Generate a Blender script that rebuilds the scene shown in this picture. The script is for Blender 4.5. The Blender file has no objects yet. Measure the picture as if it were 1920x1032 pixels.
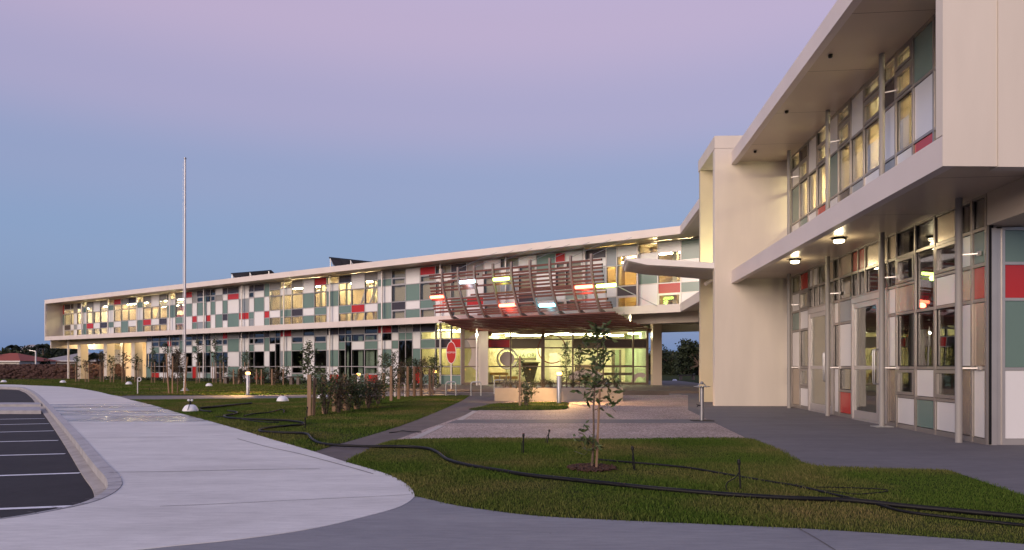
import bpy, bmesh, math, random
import numpy as np
from mathutils import Vector, Matrix
R = math.radians
random.seed(7); rng = np.random.default_rng(7)
scene = bpy.context.scene
COL = scene.collection

# ------------------------------------------------------------------ camera
F, CX, HY, EYE = 1300.0, 960.0, 687.0, 1.2      # focal length, centre column, horizon row (photo pixels), eye height
cam_d = bpy.data.cameras.new('camera'); cam = bpy.data.objects.new('camera', cam_d); COL.objects.link(cam)
cam.location = (0, 0, EYE); cam.rotation_euler = (R(90), 0, 0)
cam_d.sensor_width = 36; cam_d.lens = 36*F/1920; cam_d.shift_y = (HY-516)/1920
cam_d.clip_start = .05; cam_d.clip_end = 6000
scene.camera = cam

# ------------------------------------------------------------------ sky, sun, exposure
world = bpy.data.worlds.new('World'); scene.world = world; world.use_nodes = True
nt = world.node_tree; nt.nodes.clear()
wo = nt.nodes.new('ShaderNodeOutputWorld'); add = nt.nodes.new('ShaderNodeAddShader')
bg1 = nt.nodes.new('ShaderNodeBackground'); bg2 = nt.nodes.new('ShaderNodeBackground')
sky = nt.nodes.new('ShaderNodeTexSky'); sky.sky_type = 'NISHITA'; sky.sun_disc = False
SUN_EL, SUN_AZ = R(4), R(200)                   # low western sun glow behind the camera, a little to its left
sky.sun_elevation = R(1.5); sky.sun_rotation = SUN_AZ; sky.air_density = 1.2; sky.dust_density = 2.0; sky.ozone_density = 2.0
bg1.inputs['Strength'].default_value = 0.07
tc = nt.nodes.new('ShaderNodeTexCoord'); sx = nt.nodes.new('ShaderNodeSeparateXYZ'); rp = nt.nodes.new('ShaderNodeValToRGB')
nt.links.new(tc.outputs['Generated'], sx.inputs[0]); nt.links.new(sx.outputs['Z'], rp.inputs[0])
def lin(r, g, b):
    f = lambda c: (c/255/12.92) if c <= 10 else ((c/255+.055)/1.055)**2.4
    return (f(r), f(g), f(b), 1)
stops = [(0.0, lin(118, 146, 190)), (.06, lin(124, 152, 197)), (.16, lin(133, 157, 201)), (.25, lin(147, 158, 199)), (.34, lin(172, 164, 201)),
         (.44, lin(193, 173, 205)), (.52, lin(196, 178, 213)), (.72, lin(165, 167, 212)), (1.0, lin(126, 136, 188))]
cr = rp.color_ramp; cr.interpolation = 'EASE'
while len(cr.elements) < len(stops): cr.elements.new(.5)
for e, (p, c) in zip(cr.elements, stops): e.position = p; e.color = c
nt.links.new(sky.outputs[0], bg1.inputs[0]); nt.links.new(rp.outputs[0], bg2.inputs[0]); bg2.inputs['Strength'].default_value = .66
nt.links.new(bg1.outputs[0], add.inputs[0]); nt.links.new(bg2.outputs[0], add.inputs[1]); nt.links.new(add.outputs[0], wo.inputs[0])
sd = bpy.data.lights.new('sun', 'SUN'); sun = bpy.data.objects.new('sun', sd); COL.objects.link(sun)
sd.energy = 2.25; sd.angle = R(35); sd.color = (1, .79, .64)
az = R(216); el = R(12); sdir = Vector((math.sin(az)*math.cos(el), math.cos(az)*math.cos(el), math.sin(el)))
sun.rotation_euler = sdir.to_track_quat('Z', 'Y').to_euler(); sun.location = (0, -20, 30)
vs = scene.view_settings; vs.view_transform = 'Standard'; vs.look = 'None'; vs.gamma = 1; vs.use_curve_mapping = False; vs.exposure = .42
scene.render.engine = 'CYCLES'
cy = scene.cycles; cy.use_denoising = True; cy.denoiser = 'OPENIMAGEDENOISE'; cy.max_bounces = 7; cy.diffuse_bounces = 3; cy.glossy_bounces = 4
cy.transparent_max_bounces = 24; cy.sample_clamp_indirect = 4; cy.caustics_reflective = False; cy.caustics_refractive = False

# ------------------------------------------------------------------ materials
MATS = {}
def nodes(m): return m.node_tree.nodes, m.node_tree.links
def mat(name, col, rough=.6, var=.12, scale=6., bump=0., metal=0., spec=.5, col2=None, detail=6, stretch=None, coat=0):
    """principled material with noise colour variation and fine relief, in object space metres (position)"""
    if name in MATS: return MATS[name]
    m = bpy.data.materials.new(name); m.use_nodes = True; N, L = nodes(m); b = N['Principled BSDF']
    b.inputs['Roughness'].default_value = rough; b.inputs['Metallic'].default_value = metal
    b.inputs['Specular IOR Level'].default_value = spec; b.inputs['Coat Weight'].default_value = coat
    g = N.new('ShaderNodeNewGeometry'); mp = N.new('ShaderNodeMapping'); L.new(g.outputs['Position'], mp.inputs[0])
    if stretch: mp.inputs['Scale'].default_value = stretch
    n = N.new('ShaderNodeTexNoise'); n.inputs['Scale'].default_value = scale; n.inputs['Detail'].default_value = detail
    L.new(mp.outputs[0], n.inputs['Vector'])
    mx = N.new('ShaderNodeMix'); mx.data_type = 'RGBA'
    c = Vector(col)
    lo = tuple(c*(1-var))+(1,) if col2 is None else tuple(col)+(1,)
    hi = tuple(c*(1+var))+(1,) if col2 is None else tuple(col2)+(1,)
    mx.inputs[6].default_value = lo; mx.inputs[7].default_value = hi
    mr = N.new('ShaderNodeMapRange'); mr.inputs[1].default_value = .3; mr.inputs[2].default_value = .7
    L.new(n.outputs[0], mr.inputs[0]); L.new(mr.outputs[0], mx.inputs[0]); L.new(mx.outputs[2], b.inputs['Base Color'])
    if bump:
        n2 = N.new('ShaderNodeTexNoise'); n2.inputs['Scale'].default_value = scale*7; n2.inputs['Detail'].default_value = 4
        L.new(mp.outputs[0], n2.inputs['Vector'])
        bp = N.new('ShaderNodeBump'); bp.inputs['Strength'].default_value = bump; bp.inputs['Distance'].default_value = .01
        L.new(n2.outputs[0], bp.inputs['Height']); L.new(bp.outputs[0], b.inputs['Normal'])
    MATS[name] = m; return m
def emit(name, col, strength):
    m = bpy.data.materials.new(name); m.use_nodes = True; N, L = nodes(m); N.clear()
    e = N.new('ShaderNodeEmission'); o = N.new('ShaderNodeOutputMaterial'); e.inputs[0].default_value = tuple(col)+(1,); e.inputs[1].default_value = strength
    L.new(e.outputs[0], o.inputs[0]); MATS[name] = m; return m
def glass(name, tint, r0):
    m = bpy.data.materials.new(name); m.use_nodes = True; N, L = nodes(m); N.clear()
    o = N.new('ShaderNodeOutputMaterial'); mix = N.new('ShaderNodeMixShader'); t = N.new('ShaderNodeBsdfTransparent'); gl = N.new('ShaderNodeBsdfGlossy')
    t.inputs[0].default_value = tuple(tint)+(1,); gl.inputs['Roughness'].default_value = .0; gl.inputs[0].default_value = (.95, .97, 1, 1)
    g = N.new('ShaderNodeNewGeometry'); d = N.new('ShaderNodeVectorMath'); d.operation = 'DOT_PRODUCT'
    L.new(g.outputs['Normal'], d.inputs[0]); L.new(g.outputs['Incoming'], d.inputs[1])
    a = N.new('ShaderNodeMath'); a.operation = 'ABSOLUTE'; L.new(d.outputs['Value'], a.inputs[0])
    s = N.new('ShaderNodeMath'); s.operation = 'SUBTRACT'; s.inputs[0].default_value = 1; L.new(a.outputs[0], s.inputs[1])
    p = N.new('ShaderNodeMath'); p.operation = 'POWER'; p.inputs[1].default_value = 4; L.new(s.outputs[0], p.inputs[0])
    ma = N.new('ShaderNodeMath'); ma.operation = 'MULTIPLY_ADD'; ma.inputs[1].default_value = 1-r0; ma.inputs[2].default_value = r0; L.new(p.outputs[0], ma.inputs[0])
    # slight waviness of float glass
    n = N.new('ShaderNodeTexNoise'); n.inputs['Scale'].default_value = 1.1; n.inputs['Detail'].default_value = 1; L.new(g.outputs['Position'], n.inputs['Vector'])
    bp = N.new('ShaderNodeBump'); bp.inputs['Strength'].default_value = .05; bp.inputs['Distance'].default_value = .05
    L.new(n.outputs[0], bp.inputs['Height']); L.new(bp.outputs[0], gl.inputs['Normal'])
    L.new(ma.outputs[0], mix.inputs[0]); L.new(t.outputs[0], mix.inputs[1]); L.new(gl.outputs[0], mix.inputs[2]); L.new(mix.outputs[0], o.inputs[0])
    MATS[name] = m; return m
render_c = mat('render_cream', (.63, .575, .505), .8, .06, .9, .10, stretch=(1.6, 1.6, .35))
fascia_m = mat('fascia_paint', (.68, .61, .57), .5, .05, .8, .03)
soffit_m = mat('soffit_board', (.52, .44, .36), .32, .05, .6, .02)
alu = mat('aluminium', (.50, .475, .46), .30, .05, 3, 0, .45)
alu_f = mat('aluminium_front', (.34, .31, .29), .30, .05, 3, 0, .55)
alu_lt = mat('aluminium_light', (.52, .49, .475), .32, .05, 3, 0, .5)
P_ = {'W': mat('panel_white', (.76, .76, .77), .24, .035, .5, spec=0.9), 'T': mat('panel_green', (.145, .225, .195), .24, .06, .5, spec=0.9),
      'R': mat('panel_red', (.46, .022, .018), .24, .06, .5, spec=0.7), 'B': mat('panel_dark', (.042, .030, .034), .24, .08, .5, spec=0.9),
      'S': mat('panel_grey', (.27, .255, .235), .24, .05, .5, spec=1.0), 'G': mat('panel_blue_grey', (.27, .30, .32), .24, .05, .5, spec=1.0)}
SHEEN = mat('panel_metallic', (.46, .40, .34), .27, .05, .5, 0, .75); SHEEN2 = mat('panel_white_front', (.80, .79, .78), .28, .035, .5, 0, .25, spec=1.)
PNAME = {'W': 'white_panel', 'T': 'green_panel', 'R': 'red_panel', 'B': 'dark_panel', 'S': 'grey_panel', 'G': 'blue_grey_panel'}
gl = glass('window_glass', (.86, .88, .86), .055)
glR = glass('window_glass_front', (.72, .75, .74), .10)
wall_in = mat('interior_wall', (.74, .60, .42), .8, .04, .5)
floor_in = mat('interior_floor', (.20, .15, .12), .7, .1, 1)
ceil_in = mat('interior_ceiling', (.66, .60, .48), .8, .03, .5)
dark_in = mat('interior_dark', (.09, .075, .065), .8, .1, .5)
blind_m = mat('blind_fabric', (.60, .50, .38), .85, .05, .8)
curt_m = mat('curtain_green', (.30, .38, .31), .9, .15, 5, 0, stretch=(1, 1, .05))
pin_m = mat('pinboard_red', (.30, .07, .06), .9, .08, 2)
conc_lt = None
timber_red = mat('timber_red_brown', (.115, .029, .018), .5, .25, 6, .15, stretch=(.6, .6, 6))
rib_m = mat('rib_steel_paint', (.23, .18, .165), .5, .08, 3)
steel = mat('steel_grey', (.33, .33, .34), .35, .06, 4, 0, .6)
galv = mat('galvanised', (.46, .47, .48), .4, .08, 5, 0, .6)
black_pl = mat('black_plastic', (.007, .007, .009), .5, .2, 20, .05, spec=.25)
white_pl = mat('white_plastic', (.80, .80, .80), .4, .03, 3)
white_pt = mat('white_paint', (.74, .70, .67), .45, .05, 2)
stake_m = mat('stake_timber', (.28, .175, .105), .75, .25, 9, .3, stretch=(1, 1, .15))
bark_m = mat('bark', (.13, .09, .065), .9, .3, 25, .5)
leaf_d = None

# ------------------------------------------------------------------ mesh building
ORG = {}
def org(o):
    return ORG.get(o.name, Vector((0, 0, 0))) if o else Vector((0, 0, 0))
def empty(name, loc, label=None, cat=None, group=None, kind=None):
    o = bpy.data.objects.new(name, None); COL.objects.link(o); o.location = loc; o.empty_display_size = .2
    ORG[o.name] = Vector(loc); tag(o, label, cat, group, kind); return o
def tag(o, label=None, cat=None, group=None, kind=None):
    if label: o['label'] = label
    if cat: o['category'] = cat
    if group: o['group'] = group
    if kind: o['kind'] = kind
    return o
class MB:
    def __init__(s): s.v = []; s.f = []
    def quad(s, a, b, c, d):
        n = len(s.v); s.v += [Vector(a), Vector(b), Vector(c), Vector(d)]; s.f.append((n, n+1, n+2, n+3))
    def hexa(s, p):                                  # 8 corners: bottom 0-3 ccw, top 4-7
        n = len(s.v); s.v += [Vector(q) for q in p]
        s.f += [(n+3, n+2, n+1, n), (n+4, n+5, n+6, n+7), (n, n+1, n+5, n+4), (n+1, n+2, n+6, n+5), (n+2, n+3, n+7, n+6), (n+3, n, n+4, n+7)]
    def box(s, x0, x1, y0, y1, z0, z1):
        s.hexa([(x0, y0, z0), (x1, y0, z0), (x1, y1, z0), (x0, y1, z0), (x0, y0, z1), (x1, y0, z1), (x1, y1, z1), (x0, y1, z1)])
    def prism(s, poly, z0, z1):
        a = sum(poly[i][0]*poly[(i+1) % len(poly)][1]-poly[(i+1) % len(poly)][0]*poly[i][1] for i in range(len(poly)))
        if a < 0: poly = poly[::-1]
        n = len(s.v); k = len(poly)
        s.v += [Vector((p[0], p[1], z0)) for p in poly]+[Vector((p[0], p[1], z1)) for p in poly]
        s.f.append(tuple(n+i for i in reversed(range(k)))); s.f.append(tuple(n+k+i for i in range(k)))
        for i in range(k): j = (i+1) % k; s.f.append((n+i, n+j, n+k+j, n+k+i))
    def tube(s, pts, r, seg=8, caps=True):
        pts = [Vector(p) for p in pts]; rs = r if isinstance(r, (list, tuple)) else [r]*len(pts)
        n = len(s.v); up = None
        for i, p in enumerate(pts):
            t = (pts[min(i+1, len(pts)-1)]-pts[max(i-1, 0)])
            if t.length < 1e-9: t = Vector((0, 0, 1))
            t.normalize()
            if up is None: up = Vector((1, 0, 0)) if abs(t.x) < .8 else Vector((0, 1, 0))
            a = (up-t*up.dot(t)).normalized(); b = t.cross(a); up = a
            for k in range(seg):
                w = 2*math.pi*k/seg; s.v.append(p+(a*math.cos(w)+b*math.sin(w))*rs[i])
        for i in range(len(pts)-1):
            for k in range(seg):
                k2 = (k+1) % seg; q = n+i*seg; s.f.append((q+k, q+k2, q+seg+k2, q+seg+k))
        if caps: s.f.append(tuple(n+k for k in reversed(range(seg)))); s.f.append(tuple(n+(len(pts)-1)*seg+k for k in range(seg)))
    def bar(s, a, b, w, h):                           # rectangular bar from a to b, w across, h vertical-ish
        a, b = Vector(a), Vector(b); t = (b-a).normalized(); sd_ = t.cross(Vector((0, 0, 1)))
        if sd_.length < 1e-4: sd_ = Vector((1, 0, 0))
        sd_.normalize(); u = sd_.cross(t); x, y = sd_*w/2, u*h/2
        s.hexa([a-x-y, a+x-y, b+x-y, b-x-y, a-x+y, a+x+y, b+x+y, b-x+y])
    def lathe(s, c, prof, seg=20):
        n = len(s.v); c = Vector(c)
        for r, z in prof:
            for k in range(seg): w = 2*math.pi*k/seg; s.v.append(c+Vector((r*math.cos(w), r*math.sin(w), z)))
        for i in range(len(prof)-1):
            for k in range(seg):
                k2 = (k+1) % seg; q = n+i*seg; s.f.append((q+k, q+k2, q+seg+k2, q+seg+k))
        s.f.append(tuple(n+k for k in reversed(range(seg)))); s.f.append(tuple(n+(len(prof)-1)*seg+k for k in range(seg)))
    def build(s, name, m, parent=None, smooth=False, at=None, bevel=0):
        o_ = org(parent) if at is None else Vector(at)
        me = bpy.data.meshes.new(name); me.from_pydata([tuple(v-o_) for v in s.v], [], s.f)
        me.materials.append(m); me.validate(); me.update()
        if smooth:
            me.polygons.foreach_set('use_smooth', [True]*len(me.polygons))
            try: me.set_sharp_from_angle(angle=R(40))
            except Exception: pass
        o = bpy.data.objects.new(name, me); COL.objects.link(o)
        if parent: o.parent = parent; o.location = o_-org(parent)
        else: o.location = o_
        ORG[o.name] = o_
        if bevel:
            b = o.modifiers.new('bevel', 'BEVEL'); b.width = bevel; b.segments = 2; b.limit_method = 'ANGLE'
        return o
UNIT = {}
def unit_cube(m):
    if m.name not in UNIT:
        b = MB(); b.box(-.5, .5, -.5, .5, -.5, .5); me = bpy.data.meshes.new('unit_'+m.name); me.from_pydata([tuple(v) for v in b.v], [], b.f)
        me.materials.append(m); me.update(); UNIT[m.name] = me
    return UNIT[m.name]
class Plane:
    """a vertical facade: origin p, unit direction u along it, outward normal n (towards the viewer)"""
    def __init__(s, p, u):
        s.p = Vector(p); s.u = Vector(u).normalized(); n = Vector((s.u.y, -s.u.x))
        if n.dot(-s.p) < 0: n = -n
        s.n = n; s.ang = math.atan2(s.u.y, s.u.x)
    def s_of(s, px):
        t = (px-CX)/F                                # (p.x+u.x*s) = t*(p.y+u.y*s)
        return (t*s.p.y-s.p.x)/(s.u.x-t*s.u.y)
    def pt(s, a, out, z):
        q = s.p+s.u*a+s.n*out; return Vector((q.x, q.y, z))
    def z_of(s, px, py):
        q = s.p+s.u*s.s_of(px); return EYE+(HY-py)/F*q.y
    def off(s, d): return Plane(s.p+s.n*d, s.u)
    def hexa(s, mb, a0, a1, o0, o1, z0, z1):
        mb.hexa([s.pt(a0, o0, z0), s.pt(a1, o0, z0), s.pt(a1, o1, z0), s.pt(a0, o1, z0), s.pt(a0, o0, z1), s.pt(a1, o0, z1), s.pt(a1, o1, z1), s.pt(a0, o1, z1)])
    def cube(s, name, m, parent, a0, a1, o0, o1, z0, z1):
        if a1 < a0: a0, a1 = a1, a0
        o = bpy.data.objects.new(name, unit_cube(m)); COL.objects.link(o)
        c = s.pt((a0+a1)/2, (o0+o1)/2, (z0+z1)/2); o.parent = parent; o.location = c-org(parent)
        o.rotation_euler = (0, 0, s.ang); o.scale = (abs(a1-a0), abs(o1-o0), z1-z0); ORG[o.name] = c; return o
def gnd(px, py, z=0.):
    D = (EYE-z)*F/(py-HY); return Vector(((px-CX)/F*D, D, z))
def at(px, py, D): return Vector(((px-CX)/F*D, D, EYE+(HY-py)/F*D))
def line_x(p, u, q, w):                               # 2D intersection
    p, u, q, w = map(Vector, (p, u, q, w)); d = u.x*w.y-u.y*w.x; r = q-p
    return p+u*((r.x*w.y-r.y*w.x)/d)
def smooth_poly(pts, k=6, closed=False):
    pts = [Vector(p) for p in pts]; out = []; n = len(pts)
    for i in range(n if closed else n-1):
        if closed: p0, p1, p2, p3 = pts[i-1], pts[i], pts[(i+1) % n], pts[(i+2) % n]
        else: p0, p1, p2, p3 = pts[max(i-1, 0)], pts[i], pts[i+1], pts[min(i+2, n-1)]
        for j in range(k):
            t = j/k; out.append(.5*((2*p1)+(p2-p0)*t+(2*p0-5*p1+4*p2-p3)*t*t+(3*p1-p0-3*p2+p3)*t**3))
    if not closed: out.append(pts[-1])
    return out

# ------------------------------------------------------------------ plan of the two wings
uL = Vector((-1940, 1300)).normalized(); vL = Vector((-uL.y, uL.x)); vL = vL if vL.y > 0 else -vL
uR = Vector((129, 1300)).normalized(); nR = Vector((uR.y, -uR.x))
P0 = Vector((7.73, 31.9)); N0 = Vector((5.38, 8.67)); uR = (P0-N0).normalized(); nR = Vector((uR.y, -uR.x))
Z_SB, Z_SO, Z_ST, Z_RB, Z_RO, Z_RT = 3.70, 3.84, 4.08, 7.29, 7.37, 7.66
L_LEN = 64.2; DEPTH = 11.6
LE = P0+uL*L_LEN
FR = Plane((7.275, 10.58), uR)                        # front wing glazing
FL = Plane(P0+vL*1.6, uL)                             # long wing glazing
F0 = line_x(FR.p, FR.u, FL.p, FL.u)                   # where the two glazing lines meet
J = line_x(P0+vL*DEPTH, uL, P0+nR*DEPTH, uR)
eR = Vector((1, .02)).normalized()
fasL = Plane(P0, uL); fasR = Plane(N0, uR)
FIN_D = 20.95

long_wing = empty('school_wing', (LE.x, LE.y, 0), 'long two-storey school wing with patchwork glass and panel front, stretching left behind the lawn', 'building')
front_wing = empty('school_wing', (FR.p.x, FR.p.y, 0), 'tall two-storey school wing close on the right with deep cream eaves and glass doors', 'building')

def wing_slabs(root, a, b, side, zs, names, m_edge, m_sof):
    """a slab between z values with its hanging edge fascia; a = outer corner, b = outer end"""
m2 = lambda p: (p.x, p.y)
backL_end = LE+vL*DEPTH
N_back = N0+eR*DEPTH
innP = line_x(P0+vL*.16, uL, P0+nR*.16, uR)           # inner mitre of the edge beams
innL = LE+vL*.16; innN = N0+eR*.16
for root, poly, edge in ((long_wing, [P0, LE, backL_end, J], [P0, LE, innL, innP]), (front_wing, [N0, P0, J, N_back], [N0, P0, innP, innN])):
    inner = [innP, innL, backL_end, J] if root is long_wing else [innN, innP, J, N_back]
    for nm, z0, z1, zb in (('roof', Z_RO, Z_RT-.02, Z_RB), ('floor_slab', Z_SO, Z_ST-.01, Z_SB)):
        b = MB(); b.prism([m2(p) for p in inner], z0, z1); b.build(nm, soffit_m, root)
        b = MB(); b.prism([m2(p) for p in edge], zb, z1+.02 if nm == 'roof' else z1+.01); b.build('fascia', fascia_m, root)
# end wall of the long wing (a blade that closes the frame) and of the front wing
b = MB(); q = LE-uL*.16; b.prism([m2(LE+vL*.165), m2(q+vL*.165), m2(q+vL*DEPTH), m2(LE+vL*DEPTH)], Z_ST, Z_RO-.003); b.build('end_wall', render_c, long_wing)
b = MB(); b.prism([m2(LE-vL*.004), m2(q-vL*.004), m2(q+vL*.16), m2(LE+vL*.16)], Z_ST+.012, Z_RB-.003); b.build('end_blade', fascia_m, long_wing)
sp = N0+eR*.69
b = MB(); b.prism([m2(N0-uR*.004), m2(sp-uR*.004), m2(sp+uR*.16), m2(N0+uR*.16)], Z_ST+.012, Z_RB-.003); b.build('end_wall', render_c, front_wing)
b = MB(); b.prism([m2(sp-uR*.03+eR*.004), m2(N0+eR*DEPTH-uR*.03), m2(N0+eR*DEPTH+uR*.16), m2(sp+uR*.16+eR*.004)], Z_SB-.01, Z_RT+1.5); b.build('end_wall', render_c, front_wing)
b = MB(); b.prism([m2(N0-uR*.012), m2(sp-uR*.012), m2(sp-uR*.003), m2(N0-uR*.003)], Z_SB, Z_RT); b.build('end_cladding', render_c, front_wing)

# ------------------------------------------------------------------ curtain walls
def curtain(root, pl, cols, levels, gm, bar=.05, deep=.10, thick=None):
    """cols: (px0, px1, row codes top to bottom, '.' merges with the row above); returns nothing, builds panel / pane parts and one frame"""
    fr = MB(); gk = MB(); h = bar/2
    zt, zb = levels[0], levels[-1]
    xs = set()
    for px0, px1, code in cols:
        a0, a1 = pl.s_of(px0), pl.s_of(px1)
        if a1 < a0: a0, a1 = a1, a0
        xs.add(round(a0, 4)); xs.add(round(a1, 4))
        i = 0
        while i < len(code):
            j = i+1
            while j < len(code) and code[j] == '.': j += 1
            z1, z0, c = levels[i], levels[j], code[i]
            g = h+(.011 if root is front_wing else 0.)
            if c in P_:
                pl.cube(PNAME[c], {'S': SHEEN, 'W': SHEEN2}.get(c, P_[c]) if root is front_wing else P_[c], root, a0+g, a1-g, -.06+random.uniform(-.002, .002), .012+random.uniform(-.003, .003), z0+g, z1-g)
            elif c == 'P':
                pl.cube('window_pane', gm, root, a0+g, a1-g, -.012, -.002, z0+g, z1-g)
            elif c == 'O':
                w = min(.055, (a1-a0)*.16); f = MB()
                for (b0, b1, y0, y1) in ((a0+g, a0+g+w, z0+g, z1-g), (a1-g-w, a1-g, z0+g, z1-g), (a0+g+w, a1-g-w, z0+g, z0+g+w), (a0+g+w, a1-g-w, z1-g-w, z1-g)):
                    pl.hexa(f, b0, b1, -.03, .045, y0, y1)
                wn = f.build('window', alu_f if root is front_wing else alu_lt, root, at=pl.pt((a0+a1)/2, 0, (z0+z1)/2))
                pl.cube('pane', gm, wn, a0+g+w, a1-g-w, -.006, .004, z0+g+w, z1-g-w)
            if i > 0: pl.hexa(gk, a0+h, a1-h, -.05, .004, z1-h-.016, z1+h+.016)
            if i > 0: pl.hexa(fr, a0+h, a1-h, -deep, .032, z1-h, z1+h)
            i = j
        pl.hexa(fr, a0+h, a1-h, -deep, .032, zt-h, zt+.03); pl.hexa(fr, a0+h, a1-h, -deep, .032, zb-.06, zb+h)
    xs = sorted(xs); keep = []
    for x in xs:
        if keep and x-keep[-1] < .09: continue
        keep.append(x)
    for x in keep: pl.hexa(fr, x-h, x+h, -deep-.004, .04, zb-.065, zt+.035)
    for x in keep: pl.hexa(gk, x-h-.016, x+h+.016, -.052, .006, zb-.05, zt+.02)
    gk.build('gasket', black_pl, root)
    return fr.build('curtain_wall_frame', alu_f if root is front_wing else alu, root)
LV_U = [7.30, 6.79, 6.32, 5.27, 4.75, 4.09]
LV_D = [3.82, 3.32, 2.84, 2.30, 1.18, .66, .10]
UL = """116.3 121.5 R.TW.|121.5 133 BOPBO|133 139 BOPWO|139 145 S.WGW|145 153 BOPWP|153 156.5 BGPWT|156.5 163 PTWT.|163 176 SPPRP|176 188 W.PWP|188 202 SPPBP|202 214 PTWTW
214 227.5 RPPWP|227.5 241 SPPT.|241 256 BPPWP|256 268.7 PTWT.|268.7 284 SPPRP|284 299 W.PWP|299 313.7 SPPBP|313.7 318 PWTW.|318 329.4 PWTW.|329.4 348 SPPTO|348 361 RWTW.
361 370 S.WRT|370 382 BOTWG|382 387 BTTWG|387 395.6 BPWRT|395.6 404.4 POTW.|404.4 418 WSWT.|418 427.5 BWTBW|427.5 448.7 BRWT.|448.7 453 W.GRW|453 467.5 W.GRW|467.5 477 BOWTG
477 496 BWTW.|496 506 T.WRT|506 526 SPPWP|526 532 PWPTT|532 547.5 PWPTP|547.5 568.5 SPPBP|568.5 590 W.TWT|590 613 RPPTP|613 618 PWTW.|618 635.6 PWTW.|635.6 659.4 BPPTP
659.4 684.4 W.PRP|684.4 708.7 SPPWP|708.7 716 WTWT.|716 735 STWT.|735 761 POPBO|761 788 W.TWT|788 817 ROPTO|817 826 PWPW.|826 846 PWPW.|846 875.6 BOPTO|875.6 907.5 S.WRW
907.5 939 WOPGO|939 948 PWGW.|948 972.5 PWGW.|972.5 1006 WOPBO|1006 1042 T.WSW|1042 1060.6 ROPWO|1060.6 1092.5 WOPGO|1092.5 1098 S....|1098 1137 BWGW.|1137 1157 G.PWG
1157 1197 WPPBO|1197 1234 PWTW.|1234 1277 WPPRO|1277 1318 T.WTW"""
DL = """275 285 BW.PT.|285 299 POTPPR|299 314 PPWPPW|314 322 BRTWW.|322 337 POWPPW|337 346 ST.WPT|346 361 POWPOT|361 370 BWTWR.|370 381 BOWPOW|381 386 BWWPPG|386 396 BPTPPT|396 404 SW.TW.
404 418 SOTPOB|418 427.5 ROWPOW|427.5 449 ST.WT.|449 453 BW.GW.|453 467.5 BW.TW.|467.5 477 BOTPPT|477 496 POWPOR|496 506 BT.WT.|506 517 SPWPPB|517 526 PPP.P.|526 532 RW.GW.
532 547.5 RW.TW.|547.5 569 SOTPOT|569 590 PW.WW.|590 613 SOTPOT|613 618 BW.GW.|618 635.6 BW.TWR|635.6 648 BPTPP.|648 660 PPP.P.|660 684 SPWPPT|684 709 POTPOR|709 716 RWWWW.
716 735 RPWTW.|735 748 BWTW.W|748 761 STP.P.|761 774 STP.P.|774 789 BW.TR.|789 817 BPTPPT|817 825.6 PPBPP.|825.6 846 PPBPPT|846 865 PPRPPT"""
UR = """1464 1470.5 W.PWW|1470.5 1477 RPPWW|1477 1486 BPPWW|1486 1501 PWTWW|1501 1517 BOPTW|1517 1533.5 W.PWW|1533.5 1553 POPRW|1553 1574 W.TWW|1574 1597 OOPBW|1597 1622 W.PGW
1622 1655 OOPWW|1655 1682 PBWGW|1682 1714.5 OOPWW|1714.5 1754 T.WRW|1754 1800 S.WTW"""
DR = """1464 1472.5 W.TPWR|1472.5 1481 BOWWOW|1481 1486.5 PPWPPW|1486.5 1501.5 PWTWS.|1501.5 1518 ROWPOW|1565.5 1575.5 PPWPW.|1575.5 1599.5 SPGWPR|1667.5 1683.5 SPWWS.
1683.5 1719 POSPOW|1719 1756 PP.PWT|1756 1801 SOWPOW|1801 1826 PWSWS.|1826 1853 PTRSW."""
LV_UR = [7.34, 6.95, 6.42, 5.36, 4.83, 4.09]
LV_DR = [3.82, 3.32, 2.77, 2.22, 1.17, .62, .06]
def parse(t):
    out = []
    for e in t.replace('\n', '|').split('|'):
        a, b_, c = e.split(); out.append((float(a), float(b_), c))
    return out
curtain(long_wing, FL, parse(UL), LV_U, gl)
curtain(long_wing, FL, parse(DL), LV_D, gl)
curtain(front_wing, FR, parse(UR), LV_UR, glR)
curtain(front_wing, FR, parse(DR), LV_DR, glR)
# glazing above the two pairs of doors
curtain(front_wing, FR, parse("1518 1526.5 WP|1526.5 1536 WP|1536 1551 PP|1551 1565.5 SP"), LV_DR[:3], glR)
curtain(front_wing, FR, parse("1599.5 1611.5 RP|1611.5 1625 RP|1625 1651 SP|1651 1667.5 SP"), LV_DR[:3], glR)
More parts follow.
